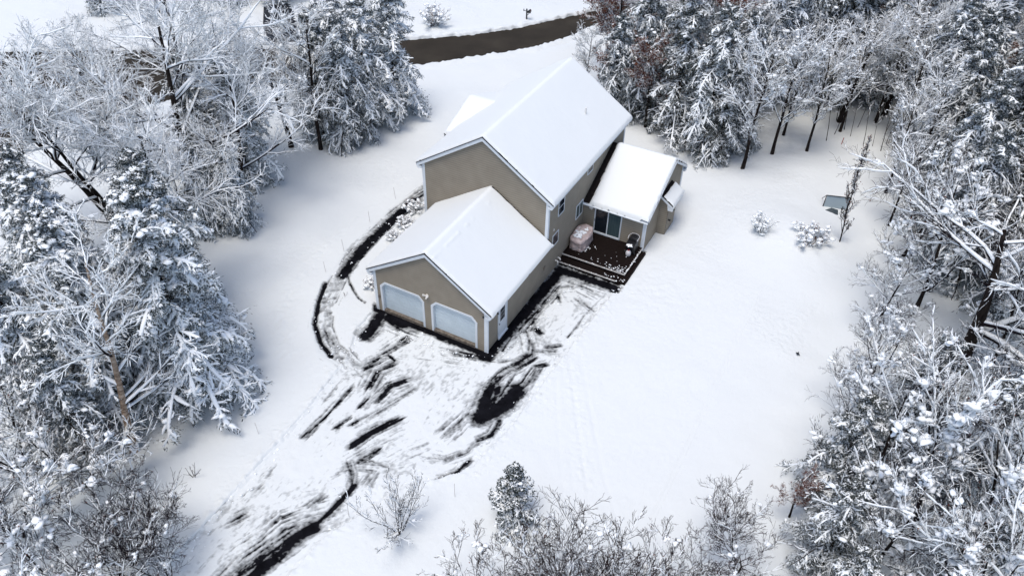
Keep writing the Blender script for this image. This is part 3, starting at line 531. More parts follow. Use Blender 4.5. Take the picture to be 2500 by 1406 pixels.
# ------------------------------------------------------------------ things on the deck
cov = empty('covered_furniture', (.62, 10.98, .39), 'crumpled pinkish cover over patio furniture against the house wall', 'furniture cover')
nu, nv = 72, 30; th = np.linspace(0, 2*np.pi, nu, endpoint=False); ph = np.linspace(0, 1, nv); TH, PH = np.meshgrid(th, ph, indexing='ij')
sup = lambda c, p: np.sign(c)*np.abs(c)**p
rad = np.where(PH < .55, 1.0 - .03*PH/.55, np.sqrt(np.clip(1-((PH-.55)/.45)**2.6, 0, 1))); zz = np.where(PH < .55, PH/.55*.62, .62 + .24*(1-(1-np.clip((PH-.55)/.45, 0, 1))**2))
fold = (vnoise(TH/(2*np.pi)*22, PH*1.3, 3)-.5)*.16*(1-PH*.5) + (fbm(TH*2.2, PH*5, 5, 3)-.5)*.14
Xc = sup(np.cos(TH), .62)*.56*(rad+fold*rad); Yc = sup(np.sin(TH), .62)*.93*(rad+fold*rad*.7); Zc = zz + (fbm(Xc*5+9, Yc*4+9, 7, 3)-.5)*.22*PH + .08*np.clip(Yc, -1, 1)*PH
ii, jj = np.meshgrid(np.arange(nu), np.arange(nv-1), indexing='ij'); i2 = (ii+1) % nu; Q = np.stack([ii*nv+jj, i2*nv+jj, i2*nv+jj+1, ii*nv+jj+1], -1).reshape(-1, 4)
link('cover', mesh('cover', np.stack([Xc, Yc, Zc], -1), Q, smooth=True), M['cover'], cov)
P = [(rs.normal(.0, .2), rs.normal(0, .4), .86+rs.normal(0, .01)) for _ in range(26)]; v_, t_ = lumps(P, np.stack([rs.uniform(.05, .15, 26), rs.uniform(.05, .15, 26), np.full(26, .028)], 1), 12, 2)
link('snow', mesh('snow', v_, None, t_, True), M['tree_snow'], cov)
bbq = empty('barbecue_grill', (3.72, 11.75, .39), 'black gas barbecue with side shelf dusted with snow near the white post', 'barbecue')
mb = MB(); mb.box(-.27, .27, -.30, .42, .08, .72); mb.box(-.29, .29, -.32, .44, .72, .80); mb.build('cabinet', M['black'], bbq, bevel=.02)
mb = MB(); pr_ = [(-.27, .80), (-.27, .92), (-.20, 1.04), (0, 1.09), (.20, 1.04), (.27, .92), (.27, .80)]; mb.prism([(x_, -.02, z_) for x_, z_ in pr_], (0, .46, 0)); lid = mb.build('lid', M['black'], bbq, bevel=.02)
mb = MB(); mb.tube([(-.31, .0, .90), (-.33, .22, 1.0), (-.31, .42, .98), (-.2, .47, 1.05), (0, .48, 1.08), (.2, .47, 1.05), (.31, .42, .98), (.33, .22, 1.0), (.31, .0, .90)], .018, 8); mb.build('handle', M['chrome'], lid)
mb = MB(); mb.box(-.24, .24, -.62, -.32, .74, .78); mb.tube([(-.24, -.62, .76), (-.24, -.3, .6)], .012, 6); mb.tube([(.24, -.62, .76), (.24, -.3, .6)], .012, 6); sh = mb.build('side_shelf', M['black'], bbq, bevel=.008)
v_, t_ = lumps([(-.08, -.47, .79), (.08, -.44, .79), (.0, -.55, .79), (.14, -.52, .79)], [(.13, .1, .035), (.11, .1, .03), (.12, .07, .03), (.08, .07, .025)], 5, 2); link('snow', mesh('snow', v_, None, t_, True), M['tree_snow'], sh)
mb = MB(); mb.tube([(0, -.50, .02), (0, -.50, .06), (0, -.50, .12), (0, -.50, .30), (0, -.50, .38), (0, -.50, .42)], [.12, .15, .165, .165, .12, .05], 16); tk = mb.build('gas_tank', M['tank'], bbq, smooth=True)
mb = MB(); mb.tube([(0, -.50, .42), (0, -.50, .47)], .06, 10); mb.tube([(-.06, -.50, .46), (.06, -.52, .46)], .02, 6); mb.build('valve', M['red'], tk)
for sx in (-1, 1):
    mb = MB(); mb.tube([(sx*.29, -.22, .08), (sx*.33, -.22, .08)], .085, 14); mb.build('wheel', M['black'], bbq)
    mb = MB(); mb.box(sx*.24-.02, sx*.24+.02, .34, .38, 0, .1); mb.build('leg', M['black'], bbq)

# ------------------------------------------------------------------ small outdoor things
mbx = empty('mailbox', (-19.4, 41.8, GZ+.1), 'black mailbox on a post in the snow bank across the road', 'mailbox')
mb = MB(); mb.box(-.055, .055, -.055, .055, 0, 1.0); mb.box(-.05, .45, -.03, .03, .72, .80); mb.tube([(0, 0, 1.0), (0, 0, 1.06), (0, 0, 1.13)], [.08, .06, .01], 8); mb.tube([(.02, 0, .4), (.3, 0, .72)], .03, 6); mb.build('post', M['black'], mbx)
mb = MB(); pr_ = [(-.11, .80), (-.11, .93), (-.07, 1.0), (0, 1.03), (.07, 1.0), (.11, .93), (.11, .80)]; mb.prism([(.28+a_, -.28, z_) for a_, z_ in pr_], (0, .52, 0)); bx_ = mb.build('box', M['black'], mbx)
mb = MB(); mb.box(.395, .41, .0, .03, .92, 1.1); mb.build('flag', M['red'], bx_)
mb = MB(); mb.box(-.34, -.05, -.02, .02, .84, .88); mb.box(-.36, -.30, -.03, .03, .78, 1.0); mb.build('number_bracket', M['black'], mbx)
for (x_, y_, h_, lx, where) in ((-.2, -12.1, 1.0, .04, 'left of the leafless shrub below the driveway'), (3.4, -8.9, .9, 0, 'between the driveway bend and the small spruce'), (-12.7, 9.6, .8, -.1, 'beside the upper end of the footpath'), (-12.6, 6.5, .8, -.05, 'second from the top along the footpath'), (-12.2, 3.2, .8, -.06, 'third from the top along the footpath'), (-11.9, 1.0, .7, -.05, 'beside the footpath bend, lowest of the four'), (-6.9, -10.5, .7, -.05, 'alone left of the scraped driveway')):
    mb = MB(); mb.tube([(0, 0, 0), (lx, 0, h_+.15)], .012, 6); o = mb.build('marker_stake', M['nosing']); o.location = (x_, y_, GZ+.1); tag(o, 'thin grey snow stake ' + where, 'snow stake', 'thin snow stakes in the lawn')
mb = MB(); mb.tube([(0, 0, 0), (.03, 0, .68)], .028, 8); o = mb.build('marker_post', M['red']); o.location = (12.7, 32.9, GZ); tag(o, 'short red marker post in the snow at the wood edge', 'marker post')
for (x_, y_, s_, r_, lb) in ((13.9, 16.5, .14, .3, 'single dead brown leaf on the snow below the round shrub'), (15.1, 8.2, .15, 1.3, 'small dark leaf cluster lying on open snow left of the big oak')):
    pts = [(math.cos(t)*s_*(1.2 if i % 2 else .5), math.sin(t)*s_*(1.0 if i % 2 else .4), .03+.05*math.sin(2*t)) for i, t in enumerate(np.linspace(0, 2*math.pi, 11)[:-1])]
    mb = MB(); mb.prism(pts, (0.01, 0, .012)); mb.tube([(0, 0, .02), (-s_*1.2, s_*.4, .08)], .008, 5); o = mb.build('dead_leaf', M['leaf'] if s_ < .145 else M['black']); o.location = (x_, y_, GZ+.16); o.rotation_euler = (.4, .3, r_); tag(o, lb, 'leaf')
goal = empty('sports_goal', (13.25, 23.3, GZ), 'low dark framed net goal with a dark tarp beside the columnar sapling', 'goal')
mb = MB(); mb.tube([(0, 0, 0), (.02, 0, 1.2), (1.5, .5, 1.2), (1.5, .5, 0)], .04, 8); mb.tube([(.02, 0, 1.2), (-.3, 1.3, .05), (1.3, 1.8, .05), (1.5, .5, 1.2)], .03, 6); mb.build('frame', M['black'], goal)
mb = MB(); mb.prism([(.04, .02, .25), (1.46, .5, .25), (1.46, .5, 1.16), (.06, .02, 1.16)], (-.004, .012, 0)); mb.build('net', M['net'], goal)
mb = MB(); mb.prism([(-.25, -.75, .08), (.55, -.25, .5), (.75, -1.0, .02)], (.03, .02, .02)); mb.prism([(.55, -.25, .5), (.75, -1.0, .02), (1.2, -.9, .15), (1.0, -.2, .45)], (.02, .02, .01)); mb.build('tarp', M['tarp'], goal)
# ------------------------------------------------------------------ tree engine
def unit(a): return a/np.maximum(np.linalg.norm(a, axis=-1, keepdims=True), 1e-9)
def tubes(P, Ra, s=4, Rz=None, up=None):
    """P (N,K,3), Ra (N,K) -> verts, quads. Rz: vertical half size (flattened tubes)"""
    N, K, _ = P.shape
    if N == 0: return np.zeros((0, 3)), np.zeros((0, 4), int)
    T = np.empty_like(P); T[:, 1:-1] = P[:, 2:]-P[:, :-2]; T[:, 0] = P[:, 1]-P[:, 0]; T[:, -1] = P[:, -1]-P[:, -2]; T = unit(T)
    ref = np.where(np.abs(T.mean(1)[:, 2:3]) > .85, np.array([[1., 0, 0]]), np.array([[0, 0, 1.]]))[:, None, :]
    A = unit(np.cross(T, np.broadcast_to(ref, T.shape))); Bv = unit(np.cross(A, T))
    th = np.arange(s)*2*np.pi/s + np.pi/2; c = np.cos(th); sn = np.sin(th); Rz = Ra if Rz is None else Rz
    V = P[:, :, None, :] + A[:, :, None, :]*(Ra[:, :, None]*c)[..., None] + Bv[:, :, None, :]*(Rz[:, :, None]*sn)[..., None]
    i = np.arange(N)[:, None, None]*K*s; k = np.arange(K-1)[None, :, None]*s; j = np.arange(s)[None, None, :]; j2 = (j+1) % s
    a_ = i+k+j; b_ = i+k+j2; Q = np.stack([a_, b_, b_+s, a_+s], -1).reshape(-1, 4); return V.reshape(-1, 3), Q
def join(parts):
    V, Q, n = [], [], 0
    for v, q in parts:
        V.append(v); Q.append(q+n); n += len(v)
    return (np.concatenate(V), np.concatenate(Q)) if V else (np.zeros((0, 3)), np.zeros((0, 4), int))
def interp(P, t):
    """P (N,K,3) or (N,K); t (N,M) in 0..1"""
    K = P.shape[1]; f = np.clip(t, 0, .9999)*(K-1); i = f.astype(int); f = f-i; n = np.arange(P.shape[0])[:, None]
    if P.ndim == 3: f = f[..., None]
    return P[n, i]*(1-f) + P[n, i+1]*f
def grow(rs, P, Rd, m, t0, ang, lenf, radf, K, wob, lift, droop=0, taper=.25, shape=.6, t1=1.0, flat=0, absl=None):
    """m children on every parent branch"""
    N = P.shape[0]; t = t0 + (t1-t0)*(np.arange(m)[None, :]+rs.rand(N, m))/m
    B = interp(P, t); r0_ = interp(Rd, t); T = unit(interp(P, np.clip(t+.04, 0, 1)) - interp(P, np.clip(t-.04, 0, .96)))
    L = np.linalg.norm(np.diff(P, axis=1), axis=2).sum(1)[:, None]
    rv = rs.normal(size=(N, m, 3)); rv[..., 2] *= (1-flat); pr = unit(rv - T*(rv*T).sum(-1, keepdims=True))
    an = R(1)*(ang[0]+(ang[1]-ang[0])*rs.rand(N, m))[..., None]; d = unit(T*np.cos(an)+pr*np.sin(an)); d[..., 2] += lift; d = unit(d)
    ln = (L*lenf if absl is None else absl)*(1-shape*t)*(.65+.7*rs.rand(N, m)); step = (ln/(K-1)).reshape(-1, 1)
    d = d.reshape(-1, 3); B = B.reshape(-1, 3); out = np.empty((N*m, K, 3)); out[:, 0] = B
    for k in range(1, K):
        d = d + rs.normal(size=d.shape)*wob; d[:, 2] += (lift*.25 - droop); d = unit(d); out[:, k] = out[:, k-1]+d*step
    rr_ = np.minimum(r0_*radf, 9).reshape(-1, 1); Rn = rr_*np.linspace(1, taper, K)[None, :]; return out, Rn
def snow_on(rs, P, Rd, amt, thick, s=5, wide=1.1, minw=.012):
    """ribbons of snow lying along the top of branches; amt = share of branches covered"""
    g = rs.rand(P.shape[0]) < amt
    if not g.any(): return np.zeros((0, 3)), np.zeros((0, 4), int)
    P = P[g]; Rd = Rd[g]; K = P.shape[1]; T = np.empty_like(P); T[:, 1:-1] = P[:, 2:]-P[:, :-2]; T[:, 0] = P[:, 1]-P[:, 0]; T[:, -1] = P[:, -1]-P[:, -2]; T = unit(T)
    hor = np.sqrt(np.clip(1-T[..., 2]**2, 0, 1)); n = rs.rand(len(P), 1)*.6+rs.rand(*Rd.shape)*.6; e = np.ones(K); e[-1] = .35
    gap = 1-.75*((rs.rand(len(P), K) < .14+.25*(1-amt)) & (hor < .97))
    wv = (Rd*wide+minw)*(.5+.8*n)*e*gap; hz = (thick*(.4+.8*n)+Rd*.3)*(.3+.7*hor)*e*gap; C = P.copy(); C[..., 2] += Rd*.6+hz*.5-(1-gap)*.01; return tubes(C, wv, s, hz)
def make_deciduous(name, seed, H=12, tr=.2, stems=1, spread=.6, lean=(0, 0), limbs=11, n2=9, n3=8, n4=5, lift=.25, low=.25, snow=.8, thick=.022, leaves=0, bark='bark_dark', twig='twig', ang=(35, 65), limbf=.55, tw=.0065, clumps=0, wob=.10, crooked=.05, cs=.09, t_shape=.45, snowf=None, fl=(.48, .5, .55), thf=None):
    rs = np.random.RandomState(seed); K = 9; tk = []
    P = np.empty((stems, K, 3)); Rd = np.empty((stems, K))
    for i in range(stems):
        az = rs.rand()*6.28; sp = .0 if stems == 1 else .32; d = np.array([math.cos(az)*sp+lean[0], math.sin(az)*sp+lean[1], 1.]); p = np.array([0, 0, -.15]); d /= np.linalg.norm(d)
        for k in range(K):
            P[i, k] = p; d = unit(d + rs.normal(size=3)*crooked*np.array([1, 1, .3]) + np.array([0, 0, .03])); p = p + d*H*.8*(.8+.2*rs.rand() if stems > 1 else 1)/(K-1)
        Rd[i] = tr*np.linspace(1, .22, K)*(1 if i == 0 else .75)
    Rd[:, 0] *= 1.25
    P1, R1 = grow(rs, P, Rd, limbs, low, ang, limbf*spread/.6, .55, 8, wob*.8, lift, shape=t_shape)
    snowf = snow if snowf is None else snowf; thf = thf or thick*.8; P2, R2 = grow(rs, P1, R1, n2, .15, (28, 55), fl[0], .6, 7, wob, lift*.5, shape=.45)
    P3, R3 = grow(rs, P2, R2, n3, .1, (25, 52), fl[1], .6, 6, wob, lift*.4, shape=.4)
    P4, R4 = grow(rs, P3, R3, n4, .1, (22, 50), fl[2], .7, 4, wob, lift*.4, shape=.3)
    R2 = np.maximum(R2, tw*1.6); R3 = np.maximum(R3, tw*1.15); R4 = np.maximum(R4, tw)
    vt, qt = join([tubes(P, Rd, 9)]); vb, qb = join([tubes(P1, R1, 6), tubes(P2, R2, 4), tubes(P3, R3, 3), tubes(P4, R4, 3)])
    sn = [snow_on(rs, P1, R1, min(1, snow*1.3), thick*1.6, 6), snow_on(rs, P2, R2, snow, thick*1.2, 5), snow_on(rs, P3, R3, (snow+snowf)/2, thf, 4), snow_on(rs, P4, R4, snowf, thf*.8, 4, minw=.008)]
    if abs(lean[0])+abs(lean[1]) > .2 or stems > 1: sn.append(snow_on(rs, P, Rd*.8, .7, .02, 6))
    vs, qs = join(sn); data = dict(name=name, trunk=(mesh('trunk', vt, qt, smooth=True), bark), branches=(mesh('branches', vb, qb), twig))
    T_ = None
    if clumps:
        pool = np.concatenate([P2[:, :3].reshape(-1, 3), P3[:, 0].reshape(-1, 3)]); c = pool[rs.choice(len(pool), max(1, clumps//4))].repeat(4, 0)[:clumps]; clumps = len(c); S_ = rs.uniform(.4, 1.35, (clumps, 1))*cs; c = c + rs.normal(size=c.shape)*cs*np.array([.9, .9, .35]); cv, ct = lumps(c + [0, 0, .03], S_, seed, 1, .6, .42); T_ = ct+len(vs); vs = np.concatenate([vs, cv])
    data['snow'] = (mesh('snow', vs, qs, T_, True), 'tree_snow')
    if leaves:
        pool = P4[:, 1:].reshape(-1, 3); pool = np.concatenate([pool, P3[:, 1:].reshape(-1, 3)]); c = pool[rs.choice(len(pool), leaves)] + rs.normal(size=(leaves, 3))*.06
        a_ = unit(rs.normal(size=(leaves, 3)))*.05; b_ = unit(np.cross(a_, rs.normal(size=(leaves, 3))))*.035; Vl = np.stack([c-a_, c+b_, c+a_, c-b_], 1)
        data['leaves'] = (mesh('leaves', Vl.reshape(-1, 3), np.arange(leaves*4).reshape(-1, 4)), 'leaf')
    return data
def make_conifer(name, seed, H=13, tr=.17, Lmax=3.3, n=70, low=.1, droop=.055, lift0=.1, snow=.7, needle='needle', thick=.035, sw=.07, pw=.8, clumps=0, dens=1.0, ragged=.35, bl=.2, lean=0, cs=.16, sec=.36, tip=.25, elk=.7, skirt=.45):
    rs = np.random.RandomState(seed); K = 9; P = np.zeros((1, K, 3)); P[0, :, 2] = np.linspace(-.1, H, K); P[0, :, 0] = np.cumsum(rs.normal(0, .04, K)) + np.linspace(0, lean*H, K); P[0, :, 1] = np.cumsum(rs.normal(0, .04, K)); Rd = tr*np.linspace(1.1, .06, K)[None]
    t = low + (1-low)*(np.arange(n)+rs.rand(n))/n; t = 1-(1-t)**1.0; B = interp(P, t[None])[0]; az = np.arange(n)*2.39996+rs.rand(n)*.8
    L = (Lmax*(1-t)**pw + tip)*(1-ragged+2*ragged*rs.rand(n)); L *= np.clip(skirt+(t-low)*4.0, skirt, 1); Kb = 8; el = lift0 + (t-.4)*elk + rs.normal(0, .1, n)
    d = np.stack([np.cos(az)*np.cos(el), np.sin(az)*np.cos(el), np.sin(el)], 1); Pb = np.empty((n, Kb, 3)); Pb[:, 0] = B; dd_ = d.copy()
    for k in range(1, Kb):
        dd_ = dd_ + rs.normal(size=dd_.shape)*.09; dd_[:, 2] -= droop*(1+.6*k)*np.clip(L/1.5, .3, 1.3); dd_ = unit(dd_); Pb[:, k] = Pb[:, k-1]+dd_*(L/(Kb-1))[:, None]
    Rb = (.012+.014*L)[:, None]*np.linspace(1, .2, Kb)[None]
    m = int(20*dens); ts = .10 + .9*(np.arange(m)[None]+rs.rand(n, m))/m; Bs = interp(Pb, ts); Tb = unit(interp(Pb, np.clip(ts+.05, 0, 1))-interp(Pb, np.clip(ts-.05, 0, .95)))
    side = np.where(np.arange(m)[None] % 2 == 0, 1., -1.)[..., None]; hz = unit(np.cross(Tb, [0, 0, 1.])); ds = unit(Tb*.75 + hz*side*(.9+.3*rs.rand(n, m, 1)) + rs.normal(size=(n, m, 3))*.34); ds[..., 2] -= .12; ds = unit(ds)
    Ls = (sec*L[:, None]*(1-.72*ts)*np.clip(ts*3.2, .3, 1)+.10)*(.6+.8*rs.rand(n, m)); Ks = 5; Ps = np.empty((n*m, Ks, 3)); Ps[:, 0] = Bs.reshape(-1, 3); ds = ds.reshape(-1, 3); st = (Ls/(Ks-1)).reshape(-1, 1)
    for k in range(1, Ks):
        ds = ds + rs.normal(size=ds.shape)*.17; ds[:, 2] -= droop*1.5; ds = unit(ds); Ps[:, k] = Ps[:, k-1]+ds*st
    Rs = np.full((n*m, Ks), .007)*np.linspace(1, .5, Ks)
    vt, qt = join([tubes(P, Rd, 8), tubes(Pb, Rb, 4)])
    # third order: short side shoots carrying the needles and the fine snow
    m3 = 7; P3, R3 = grow(rs, Ps, Rs, m3, .12, (35, 65), .5, .8, 4, .08, -.06, droop=droop*1.2, taper=.6, shape=.5, flat=.55)
    fine = np.concatenate([P3]); q_ = 3; tt = rs.rand(len(fine), q_); c = interp(fine, tt).reshape(-1, 3); Ts = unit(fine[:, -1]-fine[:, 0])[:, None].repeat(q_, 1).reshape(-1, 3)
    tt = rs.rand(n*m, 5); c2 = interp(Ps, tt).reshape(-1, 3); T2 = unit(Ps[:, -1]-Ps[:, 0])[:, None].repeat(5, 1).reshape(-1, 3); c = np.concatenate([c, c2]); Ts = np.concatenate([Ts, T2]); rv = rs.normal(size=c.shape); rv[:, 2] -= .5
    dn = unit(Ts+unit(rv)*.6); ln = bl*(.5+rs.rand(len(c), 1)); wv = unit(np.cross(dn, rs.normal(size=c.shape)))*(.014+.016*rs.rand(len(c), 1)); e = c+dn*ln; mid = c+dn*ln*.45
    Vn = np.stack([c, mid+wv, e, mid-wv], 1).reshape(-1, 3); Qn = np.arange(len(Vn)).reshape(-1, 4)
    # snow pads on the upper side, in patches so that whole boughs stay dark and others are loaded
    gb = np.clip(rs.normal(snow, .28, (n, 1)), .05, 1); g = rs.rand(n, m) < gb; on1 = g.reshape(-1); Pn = Ps[on1]; prof = np.array([.4, .9, 1.05, .85, .3]); size = sw*.62*(.5+.9*rs.rand(len(Pn), 1))*np.clip(st[on1]*12, .5, 1.2); Wd = size*prof*(.35+1.3*rs.rand(len(Pn), Ks)**1.5); C = Pn.copy(); Hh = Wd*.5+thick*.35; C[..., 2] += Hh*.5
    on3 = (rs.rand(n, m) < gb*.95).reshape(-1).repeat(m3) & (rs.rand(len(P3)) < .8); Pq = P3[on3]; W3 = sw*.42*(.4+1.1*rs.rand(len(Pq), 4))*np.array([.6, 1, .9, .3]); C3 = Pq.copy(); H3 = W3*.6+.006; C3[..., 2] += H3*.5
    g2 = rs.rand(n) < gb[:, 0]*1.1; Pb2 = Pb[g2]; W2 = (sw*.7*(.4+1.1*rs.rand(len(Pb2), Kb)))*np.linspace(.5, 1.1, Kb)*np.clip(L[g2][:, None]/2, .4, 1.3); C2 = Pb2.copy(); C2[..., 2] += W2*.4
    parts = [tubes(C, Wd, 5, Hh), tubes(C3, W3, 4, H3), tubes(C2[:, 1:], W2[:, 1:], 6, W2[:, 1:]*.6)]; vs, qs = join(parts); T_ = None
    if clumps:
        pool = np.concatenate([Pb[:, 3:].reshape(-1, 3), Ps[:, 2:].reshape(-1, 3)]); c = pool[rs.choice(len(pool), max(1, clumps//3))].repeat(3, 0)[:clumps]; clumps = len(c); c = c + rs.normal(size=c.shape)*cs*np.array([.8, .8, .3]); S_ = rs.uniform(.25, 1.2, (clumps, 1))**1.5*cs; cv, ct = lumps(c, S_, seed, 1, .55, .42); T_ = ct+len(vs); vs = np.concatenate([vs, cv])
    return dict(name=name, trunk=(mesh('trunk', vt, qt, smooth=True), 'bark_dark'), needles=(mesh('needles', Vn, Qn), needle), snow=(mesh('snow', vs, qs, T_, True), 'tree_snow'))
_used = set()
def plant(data, x, y, label, cat, group=None, s=1.0, rot=0, sz=None, name=None, z=GZ, swap=None):
    e = empty(name or data['name'], (x, y, z), label, cat, group); e.rotation_euler = (0, 0, rot); e.scale = (s, s, sz or s)
    for k, v in data.items():
        if k == 'name' or (k == 'snow' and data['name'] == 'weed'): continue
        me, m = v
        if not me.materials: me.materials.append(M[m])
        o = bpy.data.objects.new(k, me); col.objects.link(o); o.parent = e
    return e
# ------------------------------------------------------------------ tree kinds
DA = make_deciduous('deciduous_tree', 11, H=15, tr=.28, limbs=12, n2=10, n3=8, n4=5, spread=.82, snow=1, snowf=.95, thick=.038, thf=.015, lift=.10, low=.28, tw=.0065, wob=.10, ang=(40, 70))
DB = make_deciduous('deciduous_tree', 12, H=14, tr=.26, stems=2, limbs=9, n2=10, n3=8, n4=5, spread=.85, snow=1, snowf=.95, thick=.038, thf=.015, lift=.08, low=.3, tw=.0065, wob=.11, lean=(-.25, -.05))
DC = make_deciduous('deciduous_tree', 13, H=12, tr=.14, limbs=14, n2=9, n3=6, n4=4, spread=.5, snow=.85, snowf=.5, thick=.036, thf=.016, lift=.18, low=.22, tw=.0065, wob=.09, clumps=200, cs=.11)
DD = make_deciduous('deciduous_tree', 14, H=12, tr=.16, limbs=13, n2=8, n3=7, n4=4, spread=.5, snow=.8, snowf=.5, thick=.034, thf=.016, lift=.15, low=.15, tw=.0065, leaves=13000, clumps=160, cs=.11)
DE = make_deciduous('deciduous_tree', 24, H=11, tr=.13, stems=2, limbs=9, n2=9, n3=6, n4=4, spread=.75, snow=.8, snowf=.16, thick=.05, thf=.02, lift=.12, low=.15, tw=.0065, wob=.09, clumps=260, cs=.17, leaves=80)
DF = make_deciduous('deciduous_tree', 25, H=11, tr=.13, stems=1, limbs=13, n2=9, n3=6, n4=4, spread=.62, snow=.65, snowf=.12, thick=.045, thf=.02, lift=.16, low=.12, tw=.0065, wob=.08, clumps=200, cs=.16, ang=(40, 75))
OAK = make_deciduous('oak_tree', 15, H=12, tr=.40, stems=1, limbs=13, n2=11, n3=8, n4=4, spread=1.02, snow=.85, snowf=.12, thick=.045, thf=.02, lift=.02, low=.27, tw=.0065, wob=.12, clumps=160, cs=.15, leaves=150, lean=(-.03, 0), ang=(50, 78))
BI = make_deciduous('birch_tree', 16, H=14, tr=.19, limbs=20, n2=8, n3=6, n4=4, spread=.45, snow=.95, snowf=.8, thick=.034, thf=.015, lift=.10, low=.15, lean=(-.10, .05), bark='birch', tw=.006, ang=(45, 80))
BU = make_deciduous('young_tree', 17, H=7.5, tr=.075, stems=3, limbs=8, n2=7, n3=5, n4=4, spread=.78, snow=.4, snowf=.04, thick=.022, lift=.22, low=.12, tw=.0075, twig='twig_brown', clumps=60, cs=.13, wob=.06, leaves=60, fl=(.55, .5, .55))
BV = make_deciduous('young_tree', 18, H=7.5, tr=.075, stems=2, limbs=10, n2=8, n3=5, n4=4, spread=.78, snow=.65, snowf=.08, thick=.035, thf=.018, lift=.12, low=.12, tw=.006, clumps=150, cs=.16, wob=.07, leaves=40)
BW = dict(BU); BW['branches'] = (BU['branches'][0].copy(), 'twig')
SA = make_deciduous('sapling', 19, H=10, tr=.05, limbs=22, n2=6, n3=5, n4=3, spread=.22, snow=.3, thick=.015, lift=.6, low=.12, tw=.008, ang=(18, 38), leaves=200, limbf=.5, wob=.07)
SB = make_deciduous('sapling', 20, H=8, tr=.032, limbs=7, n2=3, n3=3, n4=2, spread=.2, snow=.5, thick=.012, lift=.4, low=.4, tw=.007, lean=(.12, .05), limbf=.35, wob=.08)
CH_ = make_conifer('hemlock_tree', 31, H=14, Lmax=4.2, pw=.65, n=90, snow=.82, sw=.12, thick=.045, droop=.055, clumps=380, cs=.17, needle='needle', ragged=.4)
CH2 = make_conifer('hemlock_tree', 36, H=13, Lmax=4.3, pw=.6, n=84, snow=.78, sw=.12, thick=.045, droop=.055, clumps=320, cs=.18, needle='needle', ragged=.45)
CI = make_conifer('hemlock_tree', 32, H=12, Lmax=3.8, pw=.6, n=88, snow=.66, sw=.095, thick=.04, droop=.075, clumps=120, cs=.18, needle='needle', low=.1, ragged=.4)
CJ = make_conifer('hemlock_tree', 33, H=13, Lmax=4.0, pw=.6, n=80, snow=.5, sw=.09, thick=.03, droop=.045, clumps=140, cs=.18, needle='needle_b', low=.08, ragged=.5)
CK = make_conifer('pine_tree', 34, H=15, Lmax=3.8, pw=.6, n=78, snow=.7, sw=.11, thick=.045, droop=.045, clumps=260, cs=.2, needle='needle', low=.25, ragged=.5)
SP = make_conifer('spruce_tree', 35, H=4.3, tr=.06, Lmax=1.3, n=56, dens=.6, tip=.05, elk=.3, skirt=.95, snow=.9, sw=.075, thick=.03, droop=.02, lift0=.12, needle='spruce', low=.03, bl=.10, clumps=40, cs=.12, pw=.95, ragged=.45, sec=.34)
def bush(name, seed, H, rr_, stems=22, snow=.5, twig='twig', leaves=0, n2=6, n3=4, lift=.15, spread=.8, thick=.02, clumps=40, cs=.08, tw=.006):
    rs = np.random.RandomState(seed); K = 6; P = np.empty((stems, K, 3))
    for i in range(stems):
        az = rs.rand()*6.28; sp = rs.rand()*spread; d = np.array([math.cos(az)*sp, math.sin(az)*sp, 1.]); p = np.array([math.cos(az), math.sin(az), 0])*rs.rand()*rr_*.25; d = unit(d)
        for k in range(K):
            P[i, k] = p; d = unit(d+rs.normal(size=3)*.1); p = p+d*H*(.6+.5*rs.rand())/(K-1)
    Rd = np.full((stems, K), .016)*np.linspace(1.2, .35, K); P2, R2 = grow(rs, P, Rd, n2, .2, (20, 50), .4, .6, 4, .12, lift); P3, R3 = grow(rs, P2, R2, n3, .15, (20, 50), .5, .7, 3, .12, lift)
    R2 = np.maximum(R2, tw*1.2); R3 = np.maximum(R3, tw); v, q = join([tubes(P, Rd, 5), tubes(P2, R2, 3), tubes(P3, R3, 3)]); vs, qs = join([snow_on(rs, P, Rd, snow, thick, 5), snow_on(rs, P2, R2, snow, thick, 4), snow_on(rs, P3, R3, snow, thick*.8, 4)]); T_ = None
    if clumps:
        pool = P2[:, 1:].reshape(-1, 3); c = pool[rs.choice(len(pool), clumps)]; cv, ct = lumps(c, rs.uniform(.5, 1.4, (clumps, 1))*cs, seed, 1, .6, .3); T_ = ct+len(vs); vs = np.concatenate([vs, cv])
    d = dict(name=name, branches=(mesh('branches', v, q), twig), snow=(mesh('snow', vs, qs, T_, True), 'tree_snow'))
    if leaves:
        pool = P3[:, 1:].reshape(-1, 3); c = pool[rs.choice(len(pool), leaves)]+rs.normal(size=(leaves, 3))*.04; a_ = unit(rs.normal(size=(leaves, 3)))*.035; b_ = unit(np.cross(a_, rs.normal(size=(leaves, 3))))*.025
        d['leaves'] = (mesh('leaves', np.stack([c-a_, c+b_, c+a_, c-b_], 1).reshape(-1, 3), np.arange(leaves*4).reshape(-1, 4)), 'leaf')
    return d
B1 = bush('shrub', 51, 1.5, .9, 30, snow=.75, thick=.035, clumps=60, cs=.11); B2 = bush('shrub', 52, 1.7, 1.0, 44, snow=.6, twig='twig_brown', leaves=500, clumps=130, cs=.13, spread=.9, thick=.035)
B3 = bush('shrub', 53, 3.6, .8, 13, snow=.5, thick=.018, spread=.75, clumps=20, n2=9, n3=6, cs=.06, lift=.25); B4 = bush('shrub', 54, .8, .7, 34, snow=.6, twig='twig_brown', clumps=60, cs=.10, spread=1.3, thick=.03, leaves=120)
B5 = bush('weed', 55, 1.1, .1, 4, snow=.1, clumps=0, n2=2, n3=1, spread=.5)
